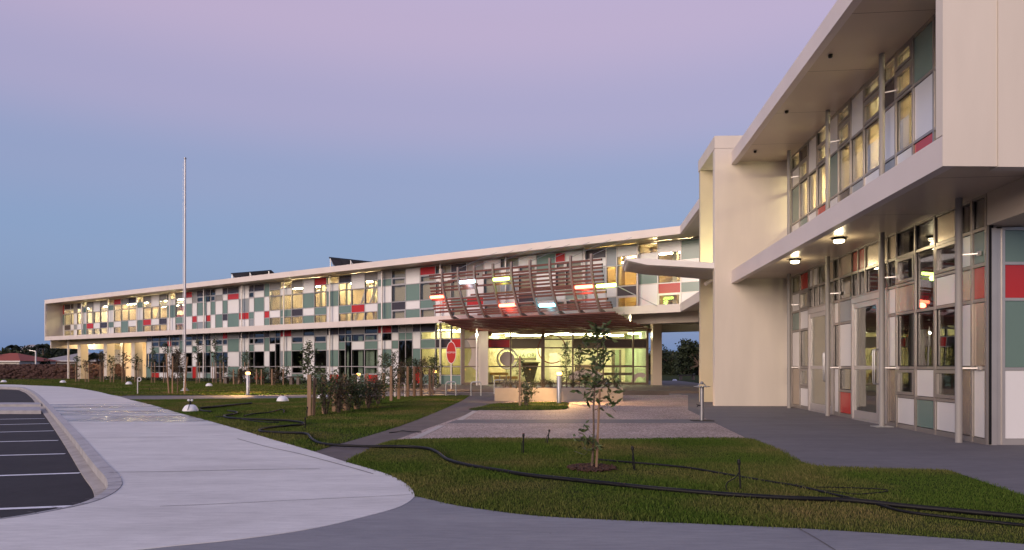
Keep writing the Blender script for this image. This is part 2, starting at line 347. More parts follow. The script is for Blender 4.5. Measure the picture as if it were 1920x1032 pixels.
# the doors themselves: leaves with stiles, a glass pane, a long pull handle
def door_pair(px0, px1, split):
    a0, a1, am = FR.s_of(px0), FR.s_of(px1), FR.s_of(split)
    if a0 > a1: a0, a1 = a1, a0
    fr = MB(); FR.hexa(fr, a0+.03, a1-.03, -.1, .05, 2.62, 2.74)
    FR.hexa(fr, a0+.025, a0+.09, -.1, .05, .03, 2.62); FR.hexa(fr, a1-.09, a1-.025, -.1, .05, .03, 2.62); FR.hexa(fr, a0+.09, a1-.09, -.1, .06, .0, .03)
    fr.build('door_frame', alu_lt, front_wing)
    for (d0, d1, hs) in ((a0+.095, am-.005, 1), (am+.005, a1-.095, -1)):
        f = MB(); w = .075
        FR.hexa(f, d0, d0+w, -.02, .03, .035, 2.615); FR.hexa(f, d1-w, d1, -.02, .03, .035, 2.615)
        FR.hexa(f, d0+w, d1-w, -.02, .03, .035, .21); FR.hexa(f, d0+w, d1-w, -.02, .03, 2.5, 2.615); FR.hexa(f, d0+w, d1-w, -.02, .03, 1.13, 1.21)
        d = f.build('door', alu_lt, front_wing, at=FR.pt((d0+d1)/2, 0, 1.3))
        FR.cube('pane', glR, d, d0+w, d1-w, -.004, .004, .21, 1.13); FR.cube('pane', glR, d, d0+w, d1-w, -.004, .004, 1.21, 2.5)
        hx = d1-w*.5 if hs == 1 else d0+w*.5
        hp = MB(); hp.tube([FR.pt(hx, .03, .83), FR.pt(hx, .1, .83), FR.pt(hx, .115, .86), FR.pt(hx, .115, 1.52), FR.pt(hx, .1, 1.55), FR.pt(hx, .03, 1.55)], .014, 8)
        hp.build('handle', steel, d, smooth=True)
door_pair(1518, 1565.5, 1553.5); door_pair(1599.5, 1667.5, 1649)
# plinth, end return of the ground floor glazing, downstand beam
aN = FR.s_of(1853); aF = FR.s_of(1464)
b = MB(); FR.hexa(b, min(aN, aF), max(aN, aF), -.09, .05, -.1, -.003); b.build('plinth', mat('plinth_concrete', (.36, .32, .29), .8, .1, 5, .2), front_wing)
cR = FR.pt(aN, 0, 0); ER = Plane((cR.x, cR.y), eR)
b = MB(); ER.hexa(b, .02, .1, -.1, .05, .0, 3.3); ER.hexa(b, .105, .2, -.1, .02, .0, 3.3); b.build('corner_post', alu, front_wing)
fr = MB()
for k, (a0, a1, code) in enumerate(((.24, 1.3, 'TRTW'), (1.35, 2.4, 'WTWT'))):
    lv = [3.3, 2.77, 2.22, 1.16, .07]
    for i, c in enumerate(code):
        ER.cube(PNAME[c], P_[c], front_wing, a0, a1, -.05, .012, lv[i+1]+.025, lv[i]-.025)
        ER.hexa(fr, a0, a1, -.08, .03, lv[i]-.022, lv[i]+.022)
    ER.hexa(fr, a0-.05, a0-.003, -.08, .034, 0, 3.32); ER.hexa(fr, a0, a1, -.08, .03, 0, .09)
fr.build('curtain_wall_frame', alu, front_wing)
b = MB(); FR.hexa(b, aN-2.2, aN-.06, -.5, .05, 3.34, Z_SO-.003); ER.hexa(b, .06, 4, -.4, .08, 3.33, Z_SO-.006); b.build('downstand_beam', soffit_m, front_wing)
# round posts in front of the glazing with their brackets
for px in (1479.5, 1552, 1653.5, 1797.5):
    a = FR.off(.28).s_of(px)
    for z0, z1 in ((0, Z_SO), (Z_ST, Z_RO)):
        if px > 1700 and z0 > 1: continue
        p = FR.pt(a, .28, 0); b = MB(); b.tube([(p.x, p.y, z0), (p.x, p.y, z1)], .052, 14); po = b.build('post', mat('post_paint', (.30, .285, .27), .55, .05, 2), front_wing, smooth=True)
        for z in ((1.17, 2.95) if z0 == 0 else (4.86, 6.6)):
            b = MB(); b.bar(FR.pt(a, .25, z), FR.pt(a-.12, .03, z), .02, .02); b.bar(FR.pt(a-.16, .045, z), FR.pt(a-.08, .045, z), .03, .07); b.build('bracket', alu, po)
        if z0 == 0 and px == 1653.5:
            b = MB(); b.box(p.x-.17, p.x+.17, p.y-.12, p.y+.12, .002, .022); b.build('base_plate', galv, po)
# thin posts of the long wing
for px in (153, 202.5, 256.5, 318, 382, 453, 532, 618, 716, 825.6, 948, 1095.5, 1195):
    a = FL.off(.25).s_of(px)
    for z0, z1 in ((-.05, Z_SO), (Z_ST, Z_RO)):
        if z0 < 1 and (px < 300 or px > 850): continue
        p = FL.pt(a, .25, 0); b = MB(); b.tube([(p.x, p.y, z0), (p.x, p.y, z1)], .055, 10); b.build('post', alu_lt, long_wing, smooth=True)

# ------------------------------------------------------------------ rooms behind the glass
tubeW = emit('tube_light_warm', (1, .78, .42), 130)
tubeA = emit('tube_light_amber', (1, .62, .18), 55)
tubeG = emit('tube_light_reception', (1, .92, .58), 60)
def room(root, pl, a0, a1, z0, z1, depth, wm, lights=None, rows=2, n=3, back=None, tl=1.3):
    """floor, ceiling, back wall and two side walls, all inside the wing"""
    if a1 < a0: a0, a1 = a1, a0
    w = MB(); pl.hexa(w, a0, a1, -depth-.1, -depth, z0, z1); w.build('interior_wall', back or wm, root)
    for a in (a0, a1):
        w = MB(); pl.hexa(w, a-.05, a+.05, -depth, -.16, z0, z1); w.build('interior_wall', wm, root)
    w = MB(); pl.hexa(w, a0+.05, a1-.05, -depth, -.16, z0, z0+.02); w.build('interior_floor', floor_in, root)
    w = MB(); pl.hexa(w, a0+.05, a1-.05, -depth, -.16, z1-.03, z1); w.build('interior_ceiling', ceil_in if lights else dark_in, root)  # rooms without lamps: their gloom is put into the dark colour
    if lights:
        for r in range(rows):
            for k in range(n):
                a = a0+(a1-a0)*(k+.5)/n; o = -1.6-r*(depth-2.6)/max(1, rows-.5)
                b = MB(); pl.hexa(b, a-tl/2, a+tl/2, o-.06, o+.06, z1-.42, z1-.36); lt = b.build('light_tube', lights, root)
                b = MB(); pl.hexa(b, a-tl/2-.03, a+tl/2+.03, o-.1, o+.1, z1-.355, z1-.32); pl.hexa(b, a-.01, a+.01, o-.01, o+.01, z1-.32, z1-.03); b.build('light_housing', alu_lt, root)
sL = FL.s_of
zU0, zU1 = Z_ST, Z_RO
room(long_wing, FL, sL(117), sL(202.5), zU0, zU1, 7, wall_in, tubeW, 2, 4)
room(long_wing, FL, sL(202.5), sL(349), zU0, zU1, 7, wall_in, tubeW, 2, 6, back=pin_m)
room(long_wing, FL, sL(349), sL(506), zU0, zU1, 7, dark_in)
room(long_wing, FL, sL(506), sL(614), zU0, zU1, 6, wall_in, tubeW, 2, 3)
room(long_wing, FL, sL(614), sL(717), zU0, zU1, 7, wall_in, tubeW, 2, 3)
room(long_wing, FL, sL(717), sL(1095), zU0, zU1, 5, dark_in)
room(long_wing, FL, sL(1095), sL(1197), zU0, zU1, 5, wall_in, tubeA, 2, 2)
room(long_wing, FL, sL(1197), FL.s_of(1318)+.4, zU0, zU1, 5, wall_in, tubeW, 1, 2)
for (x0, x1) in ((735.5, 760.5), (788.5, 816.5), (817.5, 845.5), (846.5, 875), (908, 938.5), (939.5, 972), (973, 1005.5), (1042.5, 1060), (1061, 1092)):
    FL.cube('blind', blind_m, long_wing, sL(x0), sL(x1), -.22, -.2, 4.1, 7.28)
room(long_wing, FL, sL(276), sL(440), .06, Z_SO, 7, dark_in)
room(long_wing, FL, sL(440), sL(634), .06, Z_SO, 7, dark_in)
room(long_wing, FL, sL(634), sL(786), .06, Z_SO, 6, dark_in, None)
room(long_wing, FL, sL(787), sL(865.5), .06, Z_SO, 4.5, mat('office_yellow', (.76, .66, .38), .8, .04, .6), tubeG, 2, 2)
for (x0, x1) in ((638, 646), (664, 672), (678, 694), (698, 706)):
    FL.cube('curtain', curt_m, long_wing, sL(x0), sL(x1), -.45, -.38, .1, 3.2)
# bookshelves, pinboards and desks in the lit classrooms
for px, w, h, o in ((545, 1.6, 1.5, 5.0), (560, 1.2, 1.7, 5.6), (640, 1.6, 1.2, 5), (668, 1.2, 1.6, 5.4), (697, 2.0, 1.1, 5.2), (170, 2.2, 1.2, 5.5), (190, 2, 1.4, 5), (225, 2.4, 1.1, 6), (262, 2, 1.2, 6), (305, 2, 1.1, 6)):
    a = sL(px); b = MB()
    for k in range(4): FL.hexa(b, a-w/2, a+w/2, -o, -o+.3, 4.12+h*k/3.2, 4.14+h*k/3.2)
    for e in (-w/2, 0, w/2-.03): FL.hexa(b, a+e, a+e+.03, -o+.001, -o+.299, 4.11, 4.12+h)
    sh = b.build('bookshelf', mat('shelf_wood', (.32, .20, .11), .6, .2, 3), long_wing)
    bk = MB()
    for k in range(3):
        x = a-w/2+.06
        while x < a+w/2-.15:
            ww = random.uniform(.04, .14); FL.hexa(bk, x, x+ww*.9, -o+.05, -o+.25, 4.142+h*k/3.2, 4.142+h*k/3.2+h/3.2*random.uniform(.5, .85)); x += ww
    bk.build('books', mat('book_mix', (.25, .08, .06), .7, .5, 14, col2=(.35, .33, .30)), sh)
board_m = [mat('board_brown', (.20, .13, .09), .8, .2, 2), mat('board_grey', (.30, .29, .27), .8, .1, 2), mat('board_teal', (.16, .26, .24), .8, .1, 2), mat('board_cream', (.80, .72, .55), .8, .06, 2), mat('board_red', (.33, .07, .06), .85, .1, 2)]
rb = random.Random(11)
def dress(pl, px0, px1, z0, deep, picks, dens=1.0):
    a, a1 = sorted((pl.s_of(px0), pl.s_of(px1)))
    while a < a1-1.2:
        w = rb.uniform(.9, 2.6); o = deep-rb.uniform(.05, 1.6); zz = z0+rb.uniform(.75, 1.3); hh = rb.uniform(.7, 1.5)
        pl.cube('display_board', board_m[rb.choice(picks)], long_wing if pl is FL else front_wing, a, min(a+w, a1-.1), -o-.04, -o, zz, zz+hh); a += w+rb.uniform(.1, .9)/dens
    a, _ = sorted((pl.s_of(px0), pl.s_of(px1))); a += 1.4
    while a < a1-.6:
        pl.cube('interior_column', board_m[3], long_wing if pl is FL else front_wing, a, a+.22, -1.1, -.85, z0+.03, z0+3.2); a += rb.uniform(2.6, 4.2)
dress(FL, 118, 202, Z_ST, 6.9, [0, 1, 1], 2); dress(FL, 204, 262, Z_ST, 6.9, [0, 1, 1], 2); dress(FL, 264, 318, Z_ST, 3.2, [4, 4, 4], 3); dress(FL, 320, 348, Z_ST, 5, [0, 1], 2)
dress(FL, 508, 612, Z_ST, 5.9, [0, 3, 0, 1]); dress(FL, 616, 715, Z_ST, 6.9, [1, 2, 1, 0], 2.5); dress(FL, 1100, 1196, Z_ST, 4.9, [0, 0, 3]); dress(FL, 1200, 1310, Z_ST, 4.9, [0, 3, 1])
for px, o, z in ((540, 3.1, 6.9), (660, 2.6, 6.8), (690, 4.1, 6.7), (160, 3, 6.9), (235, 3.2, 6.9), (300, 2.7, 6.9)):
    a = sL(px); b = MB(); b.tube([FL.pt(a-2.2, -o, z), FL.pt(a+2.2, -o, z)], .16, 10); b.build('air_duct', alu_lt, long_wing, smooth=True)
for px in (272, 650, 667): a = sL(px); b = MB(); b.bar(FL.pt(a, -.7, 4.2), FL.pt(a-1.3, -.7, 6.6), .12, .12); b.build('brace', white_pt, long_wing)
# front wing rooms
sR = FR.s_of
room(front_wing, FR, sR(1754), sR(1655), zU0, zU1, 6, wall_in, tubeW, 2, 2)
room(front_wing, FR, sR(1655), sR(1553), zU0, zU1, 6, wall_in, tubeW, 2, 3)
room(front_wing, FR, sR(1553), sR(1464), zU0, zU1, 6, wall_in, tubeW, 2, 3)
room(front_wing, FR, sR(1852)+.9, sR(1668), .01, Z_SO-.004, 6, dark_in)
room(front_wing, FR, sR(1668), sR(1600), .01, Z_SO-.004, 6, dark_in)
room(front_wing, FR, sR(1600), sR(1464), .01, Z_SO-.004, 5, wall_in, tubeW, 1, 1, tl=.5)
b = MB(); FR.hexa(b, sR(1463)+.2, FR.s_of(1464)+14, -.2, .0, .0, Z_SO-.004); b.build('side_wall', render_c, front_wing)
b = MB(); FR.hexa(b, sR(1463)+.2, (F0-FR.p).dot(FR.u)-.05, -.2, .0, Z_ST, Z_RO-.004); b.build('side_wall', render_c, front_wing)

# ------------------------------------------------------------------ portal fin beside the front wing
xF = lambda px, D: (px-CX)/F*D
fl_, fr_ = xF(1340, FIN_D), xF(1463.6, 21.45)+.25
b = MB(); b.hexa([(fl_, FIN_D, -.05), (fr_, FIN_D-.1, -.05), (fr_, FIN_D+.25, -.05), (fl_+.03, FIN_D+.3, -.05), (fl_, FIN_D, 7.78), (fr_, FIN_D-.1, 7.78), (fr_, FIN_D+.25, 7.78), (fl_+.03, FIN_D+.3, 7.78)])
b.build('fin_wall', render_c, front_wing, bevel=.012)
bl = xF(1313, 23.3)
b = MB(); b.hexa([(bl, 23.3, -.05), (bl+3, 23.2, -.05), (bl+3, 23.5, -.05), (bl+.03, 23.55, -.05), (bl, 23.3, 7.78), (bl+3, 23.2, 7.78), (bl+3, 23.5, 7.78), (bl+.03, 23.55, 7.78)])
b.build('fin_wall', mat('render_uplit_tint', (.56, .50, .36), .75, .05, 1.3, .06), front_wing)  # the fin's render again, with the uplight's yellow put into its colour
b = MB(); b.hexa([(fl_-.004, FIN_D-.004, 7.784), (fr_, FIN_D-.104, 7.784), (bl+3, 23.5, 7.784), (bl-.0, 23.56, 7.784), (fl_-.004, FIN_D-.004, 8.16), (fr_, FIN_D-.104, 8.16), (bl+3, 23.5, 8.16), (bl-.0, 23.56, 8.16)])
b.build('fin_cap', render_c, front_wing)
# side awning: folded white-edged plate out of the portal
aw = empty('awning', (fl_, 22.2, 4.2), 'pale folded awning with ribbed grey underside sticking out of the cream fin wall', 'awning')
zA = lambda py, D: EYE+(HY-py)/F*D
fD, bD = 21.05, 23.25
pts_f = [(xF(1341, fD)-.01, 504, fD, .17), (xF(1212.5, fD), 497, fD, .19), (xF(1176, fD), 489, fD, .06)]
pts_b = [(xF(1338, bD), 525, bD, .1), (xF(1207, bD), 514.5, bD, .1), (xF(1169.5, bD), 508.5, bD, .05)]
bot_f = [Vector((x, D, zA(y, D))) for x, y, D, t in pts_f]; bot_b = [Vector((x, D, zA(y, D))) for x, y, D, t in pts_b]
top_f = [p+Vector((0, 0, t[3])) for p, t in zip(bot_f, pts_f)]; top_b = [p+Vector((0, 0, .22-.04*i)) for i, p in enumerate(bot_b)]
b = MB()
for i in range(2):
    b.hexa([bot_f[i+1], bot_f[i], bot_b[i], bot_b[i+1], top_f[i+1], top_f[i], top_b[i], top_b[i+1]])
b.build('plate', mat('awning_metal', (.74, .72, .68), .45, .05, 2), aw)
b = MB(); off = Vector((0, -.03, 0)); o2 = Vector((0, -.003, 0))
for i in range(2): b.hexa([bot_f[i+1]+off, bot_f[i]+off, bot_f[i]+o2, bot_f[i+1]+o2, top_f[i+1]+off, top_f[i]+off, top_f[i]+o2, top_f[i+1]+o2])
b.bar(top_f[2]+Vector((-.02, 0, .02)), top_b[2]+Vector((-.02, 0, 0)), .05, .12); b.build('edge_trim', mat('trim_white', (.82, .80, .79), .45, .03, 2), aw)
ribm = mat('awning_rib', (.60, .58, .55), .5, .05, 2)
b = MB()
for i in range(2):
    for k in range(1, 15):
        t = k/15; p = bot_f[i].lerp(bot_b[i], t); q = bot_f[i+1].lerp(bot_b[i+1], t); b.bar(p-Vector((0, 0, .012)), q-Vector((0, 0, .012)), .05, .024)
b.build('underside_ribs', ribm, aw)
# uplight bracket on the back leg
lp = at(1332, 527, 22.9)
b = MB(); b.tube([lp+Vector((-.2, -.1, -.12)), lp+Vector((.25, .1, .14))], .06, 12); spot = b.build('spotlight', white_pt, front_wing, smooth=True)
def lamp(name, loc, energy, col, radius, parent=None, kind='POINT', **kw):
    d = bpy.data.lights.new(name, kind); d.energy = energy; d.color = col
    if kind in ('POINT', 'SPOT'): d.shadow_soft_size = radius
    for k, v in kw.items(): setattr(d, k, v)
    o = bpy.data.objects.new(name, d); COL.objects.link(o)
    if parent: o.parent = parent; o.location = Vector(loc)-org(parent)
    else: o.location = loc
    return o
lamp('portal_uplight', (bl+.35, 22.3, 4.75), 36, (1, .95, .52), .06, front_wing)
b = MB(); b.lathe((bl+.35, 22.3, 4.5), [(.05, 0), (.07, .02), (.07, .16), (.055, .17)], 12); b.build('uplight', black_pl, front_wing)
# soffit lights
for px, py, in ((1490.5, 493), (1573, 453)):
    D = (Z_SO-EYE)*F/(HY-py+7); x = xF(px, D)
    b = MB(); b.lathe((x, D, Z_SO-.13), [(.13, .08), (.145, .09), (.145, .115), (.12, .128)], 20); so = b.build('soffit_light', black_pl, front_wing, smooth=True)
    b = MB(); b.lathe((x, D, Z_SO-.13), [(.06, .02), (.09, .028), (.105, .045), (.11, .079)], 20); b.build('diffuser', emit('soffit_diffuser%d' % px, (1, .84, .5), 7), so, smooth=True)
    b = MB(); b.lathe((x, D, Z_SO-.13), [(.106, .046), (.116, .048), (.116, .058), (.108, .06)], 20); b.build('guard_ring', black_pl, so, smooth=True)
    lamp('soffit_lamp', (x, D, Z_SO-.2), 9, (1, .80, .46), .08, front_wing)
for px, py in ((1557, 103), (1475, 208), (1416, 283), (1448, 307)):
    D = (Z_RO-EYE)*F/(HY-py); x = xF(px, D); b = MB(); b.lathe((x, D, Z_RO-.06), [(.03, 0), (.045, .02), (.045, .058)], 10); b.build('soffit_sensor', black_pl, front_wing)

# ------------------------------------------------------------------ undercroft at the far end of the long wing
for px in (144, 193, 245):
    a = sL(px); b = MB(); FL.hexa(b, a-.3, a+.3, -.9, -.2, -.1, Z_SO-.004); b.build('column', render_c, long_wing)
p = FL.pt(sL(134.5), .3, 0); b = MB(); b.tube([(p.x, p.y, 0), (p.x, p.y, Z_SO)], .09, 10); b.build('post', white_pt, long_wing, smooth=True)
b = MB(); FL.hexa(b, sL(275), sL(120), -.35, -.1, 3.3, Z_SO-.006); b.build('bulkhead', soffit_m, long_wing)
b = MB(); rw_ = FL.off(-4.1); rw_.hexa(b, rw_.s_of(300), rw_.s_of(203), -.1, .1, .0, Z_SO-.004); b.build('recess_wall', wall_in, long_wing)
ru = FL.off(-3.9)
curtain(long_wing, ru, [(212, 226, 'PPPPPR'), (226, 230, 'W.WWW.')], LV_D, gl)
b = MB(); Plane(LE-uL*.35, vL).hexa(b, .4, 9, -.1, .1, 2.95, Z_SO-.006); b.build('gable_beam', render_c, long_wing)
for px in (128, 170, 215, 258):
    c = FL.pt(sL(px), -2.2, 3.7); b = MB(); b.lathe((c.x, c.y, 3.72), [(.12, 0), (.16, .03), (.16, .1)], 12); u_ = b.build('ceiling_light', emit('undercroft_lamp%d' % px, (1, .78, .42), 12), long_wing)
    lamp('undercroft_lamp', (c.x, c.y, 3.6), 170, (1, .72, .38), .1, long_wing)

# ------------------------------------------------------------------ reception, glazed straight on under the corner
GD = 41.0; GP = Plane((xF(865, GD), GD), (1, 0)); zG = lambda py: EYE+(HY-py)/F*GD
gA = lambda px: GP.s_of(px)
rec = long_wing
frm = MB(); bronze = mat('bronze_frame', (.16, .12, .095), .45, .1, 3, 0, .3)
zt, zb1, zb0, zm, zf = 3.45, zG(636.5), zG(652.5), zG(687.5), .14
for px, w in ((868, .2), (957.5, .1), (1018, .2), (1074, .1), (1131, .09), (1187, .09), (1213.5, .14)):
    GP.hexa(frm, gA(px)-w/2, gA(px)+w/2, -.1, .06, zf, zt)
vx = [868, 957.5, 1018, 1074, 1131, 1187, 1213.5]
codes = ['W', 'S', 'D', 'S', 'B', 'B']
olive = mat('panel_olive', (.15, .13, .085), .4, .05, 1)
for i in range(6):
    a0, a1 = gA(vx[i])+.06, gA(vx[i+1])-.06
    for z in (zb1, zb0, zm): GP.hexa(frm, a0, a1, -.08, .04, z-.035, z+.035)
    GP.hexa(frm, a0, a1, -.08, .05, zf, zf+.1)
    for z0, z1 in ((zf+.1, zm-.035), (zm+.035, zb0-.035), (zb1+.035, zt)):
        GP.cube('window_pane', gl, rec, a0, a1, -.01, 0, z0, z1)
    if i == 0:
        GP.cube('red_panel', P_['R'], rec, gA(914), a1, -.02, .012, zb0+.035, zb1-.035); GP.cube('white_panel', P_['S'], rec, a0, gA(914)-.02, -.02, .012, zb0+.035, zb1-.035)
    elif i == 2: GP.cube('window_pane', gl, rec, a0, a1, -.01, 0, zb0+.035, zb1-.035)
    else: GP.cube('dark_panel' if i > 3 else 'olive_panel', P_['B'] if i > 3 else olive, rec, a0, a1, -.02, .012, zb0+.035, zb1-.035)
frm.build('reception_frame', bronze, rec)
# reception room
w = MB(); GP.hexa(w, gA(866), gA(1214), -8.1, -8, .12, 3.6); w.build('interior_wall', mat('reception_wall', (.74, .70, .46), .8, .04, .6), rec)
w = MB(); GP.hexa(w, gA(1214)-.02, gA(1214)+.08, -8, -.12, .12, 3.6); w.build('interior_wall', mat('reception_green', (.34, .44, .26), .8, .04, .6), rec)
w = MB(); GP.hexa(w, gA(866)-.1, gA(866), -8, -.12, .12, 3.6); w.build('interior_wall', MATS['reception_wall'], rec)
w = MB(); GP.hexa(w, gA(866), gA(1214), -8, -.1, .05, .135); w.build('interior_floor', mat('reception_floor', (.34, .26, .15), .35, .1, 1), rec)
w = MB(); GP.hexa(w, gA(866), gA(1214), -8, -.12, 3.5, 3.56); w.build('interior_ceiling', ceil_in, rec)
for px, o, ln in ((935, 2.6, 2.6), (985, 4.6, 3.2), (1045, 1.8, 1.6), (1100, 3.0, 3.6), (1160, 5.2, 2.2), (1203, 2.2, .8)):
    b = MB(); a = gA(px); GP.hexa(b, a-ln/2, a+ln/2, -o-.12, -o+.12, 3.2, 3.26); b.build('light_tube', tubeG, rec)
    b = MB(); GP.hexa(b, a-ln/2, a+ln/2, -o-.16, -o+.16, 3.262, 3.3); b.build('light_housing', alu_lt, rec)
pt_ = lambda px, py, o: Vector((xF(px, GD+o), GD+o, EYE+(HY-py)/F*(GD+o)))
def in_box(name, m, px0, px1, py0, py1, o, d, parent=None):
    p, q = pt_(px0, py1, o), pt_(px1, py0, o); b = MB(); b.box(p.x, q.x, p.y, p.y+d, max(p.z, .14), q.z); return b.build(name, m, parent or rec)
in_box('interior_wall', mat('welcome_board', (.52, .55, .30), .6, .04, 1), 922, 1006, 656, 671, 5.6, .12)
in_box('interior_shelf', olive, 922, 1006, 671, 675.5, 5.3, .4)
in_box('interior_column', MATS['reception_wall'], 1006, 1014, 652, 718, 5.0, .3)
for px0, px1, y0, y1, o in ((1147, 1153, 656, 720, 4.), (1161, 1165, 656, 720, 4.), (1196, 1201, 656, 720, 3.)): in_box('interior_frame', olive, px0, px1, y0, y1, o, .1)
in_box('interior_rail', bronze, 1126, 1187, 699, 704, 1.2, .08); in_box('interior_rail', bronze, 1126, 1187, 685, 689, 1.2, .08); in_box('interior_wall', MATS['reception_green'], 1153, 1161, 656, 720, 5., .1)
in_box('interior_door', MATS['board_cream'], 1030, 1052, 662, 719, 6.2, .08); in_box('interior_wall', MATS['board_brown'], 1078, 1126, 684, 719, 5.2, .1)
desk = empty('reception_desk', (xF(995, 44.4), 44.4, .136), 'dark reception desk behind the lobby glass under the KIA ORA board', 'desk')
b = MB(); p, q = pt_(978, 718, 3.4), pt_(1010, 681, 3.4); b.hexa([(p.x+.3, p.y, .136), (q.x-.35, p.y, .136), (q.x-.35, p.y+.9, .136), (p.x+.3, p.y+.9, .136), (p.x, p.y-.15, q.z), (q.x, p.y-.15, q.z), (q.x, p.y+.9, q.z), (p.x, p.y+.9, q.z)]); b.build('desk_front', mat('desk_dark', (.05, .04, .035), .4, .1, 2), desk)
b = MB(); b.box(p.x-.1, q.x+.1, p.y-.25, p.y+1, q.z+.002, q.z+.06); b.build('desk_top', olive, desk)
for k, (x0, x1, y) in enumerate(((919, 953, 699), (920, 971, 706))):
    bn = empty('lobby_seat', pt_((x0+x1)/2, 715, 2.+k*.7), ('upper' if k == 0 else 'lower')+' of the two long tan seats behind the lobby glass left of the desk', 'seat', 'lobby seats')
    p, q = pt_(x0, y+5, 2.+k*.7), pt_(x1, y, 2.+k*.7); b = MB(); b.box(p.x, q.x, p.y, p.y+.5, p.z, q.z); b.build('seat', mat('seat_tan', (.42, .26, .09), .7, .1, 3), bn)
    b = MB()
    for x in (p.x+.1, (p.x+q.x)/2, q.x-.16): b.box(x, x+.06, p.y+.1, p.y+.4, .136, p.z)
    b.build('leg', steel, bn)
def text(body, loc, size, m, parent=None, rot=(R(90), 0, 0), ext=.004, name='lettering', xs=1):
    c = bpy.data.curves.new(name, 'FONT'); c.body = body; c.size = size; c.align_x = 'CENTER'; c.align_y = 'CENTER'; c.extrude = ext
    o = bpy.data.objects.new(name, c); COL.objects.link(o); c.materials.append(m); o.rotation_euler = rot; o.scale = (xs, 1, 1)
    bpy.context.view_layer.update(); me = bpy.data.meshes.new_from_object(o.evaluated_get(bpy.context.evaluated_depsgraph_get())); bpy.data.objects.remove(o)
    o = bpy.data.objects.new(name, me); COL.objects.link(o); o.rotation_euler = rot; o.scale = (xs, 1, 1)
    if parent: o.parent = parent; o.location = Vector(loc)-org(parent)
    else: o.location = loc
    return o
text('KIA ORA', pt_(989, 667, 5.58), .38, mat('letter_grey', (.10, .10, .08), .5), rec, name='welcome_lettering')
# film graphics stuck on the lobby glass: rings and discs
def ring(px, py, r0, r1, t0, t1, m, name, out=.012):
    c = pt_(px, py, -out); b = MB(); n = 40; k = GD/F; vs_ = []
    for i in range(n+1):
        w = R(t0)+(R(t1)-R(t0))*i/n
        for r in (r0, r1):
            vs_.append(Vector((c.x+math.cos(w)*r*k, c.y, c.z+math.sin(w)*r*k)))
    for i in range(n):
        a, b1, c1, d = vs_[2*i], vs_[2*i+1], vs_[2*i+3], vs_[2*i+2]
        if min(a.z, b1.z, c1.z, d.z) < .26: continue
        b.hexa([a, b1, c1, d, a+Vector((0, .006, 0)), b1+Vector((0, .006, 0)), c1+Vector((0, .006, 0)), d+Vector((0, .006, 0))])
    return b.build(name, m, rec)
film_g = mat('film_grey', (.44, .38, .35), .7, .04, 2); film_r = mat('film_red', (.20, .03, .02), .6, .05, 2); film_d = mat('film_dark', (.12, .10, .08), .6, .05, 2); film_w = mat('film_white', (.70, .68, .62), .6, .03, 2)
ring(951, 673, .1, 13.5, 0, 360, film_g, 'window_graphic'); ring(951, 673, 16.8, 19, 20, 340, film_w, 'window_graphic'); ring(951, 673, 19.1, 20, 0, 360, film_d, 'window_graphic')
ring(1035, 655, 25.4, 27.2, 0, 200, film_r, 'window_graphic'); ring(1035, 655, 25.4, 27.2, 200, 300, film_r, 'window_graphic')
ring(1104, 643, 20, 22.5, 190, 350, film_d, 'window_graphic')
ring(846, 662, 38, 62, -35, 40, film_g, 'window_graphic', .03)
ring(930, 700, .1, 0.2, 0, 1, film_g, 'window_graphic')
ring(1100, 740, 34, 48, 20, 150, film_g, 'window_graphic'); ring(1200, 715, 8, 16, 40, 190, film_g, 'window_graphic')
# columns under the corner and lobby ceiling edge
for px0, px1, m_ in ((897, 915, render_c), (1224, 1241, soffit_m)):
    b = MB(); b.box(xF(px0, 39.7), xF(px1, 39.7), 39.7, 40.3, .1, Z_SO-.004); b.build('column', m_, rec)
p = Vector((xF(894, 39.2), 39.2, 0)); b = MB(); b.tube([(p.x, p.y, .1), (p.x, p.y, 3.4)], .05, 10); b.build('post', white_pt, rec, smooth=True)
c = MB(); c.lathe((p.x, p.y-.07, 2.9), [(.03, 0), (.06, .02), (.06, .13), (.03, .15)], 12); c.build('column_light', emit('column_lamp', (1, .93, .7), 20), rec); lamp('column_lamp', (p.x, p.y-.22, 2.95), 14, (1, .9, .6), .06, rec)
bk = P0+vL*(DEPTH-.3)
b = MB(); Plane(bk, uL).hexa(b, -9, L_LEN*.2, -.2, .2, 3.36, Z_SO-.004); b.build('back_beam', soffit_m, rec)
b = MB(); fo = fasL.off(-1.7); fo.hexa(b, -.3, 3.2, -.3, 0, 3.32, Z_SO-.005); b.build('downstand_beam', render_c, rec)
for c_, e_ in (((6.8, 39.6, 3.7), 30), ((-1.5, 39.9, 3.7), 18)):
    b = MB(); b.lathe((c_[0], c_[1], 3.78), [(.07, 0), (.09, .01), (.09, .055)], 12); b.build('downlight', emit('porch_lamp%d' % int(c_[0]*10), (1, .85, .5), 8), rec); lamp('porch_lamp', c_, e_, (1, .8, .48), .08, rec)
# back wall of the wing behind the rooms so the upper floor is closed
b = MB(); Plane(P0+vL*(DEPTH-.2), uL).hexa(b, -6.5, L_LEN-.2, -.1, .1, Z_ST, Z_RO-.005); b.build('back_wall', render_c, long_wing)
b = MB(); q0 = FR.off(-(DEPTH-2.2)); q0.hexa(b, -1.5, 26, -.1, .1, .0, Z_RO-.005); b.build('back_wall', render_c, front_wing)

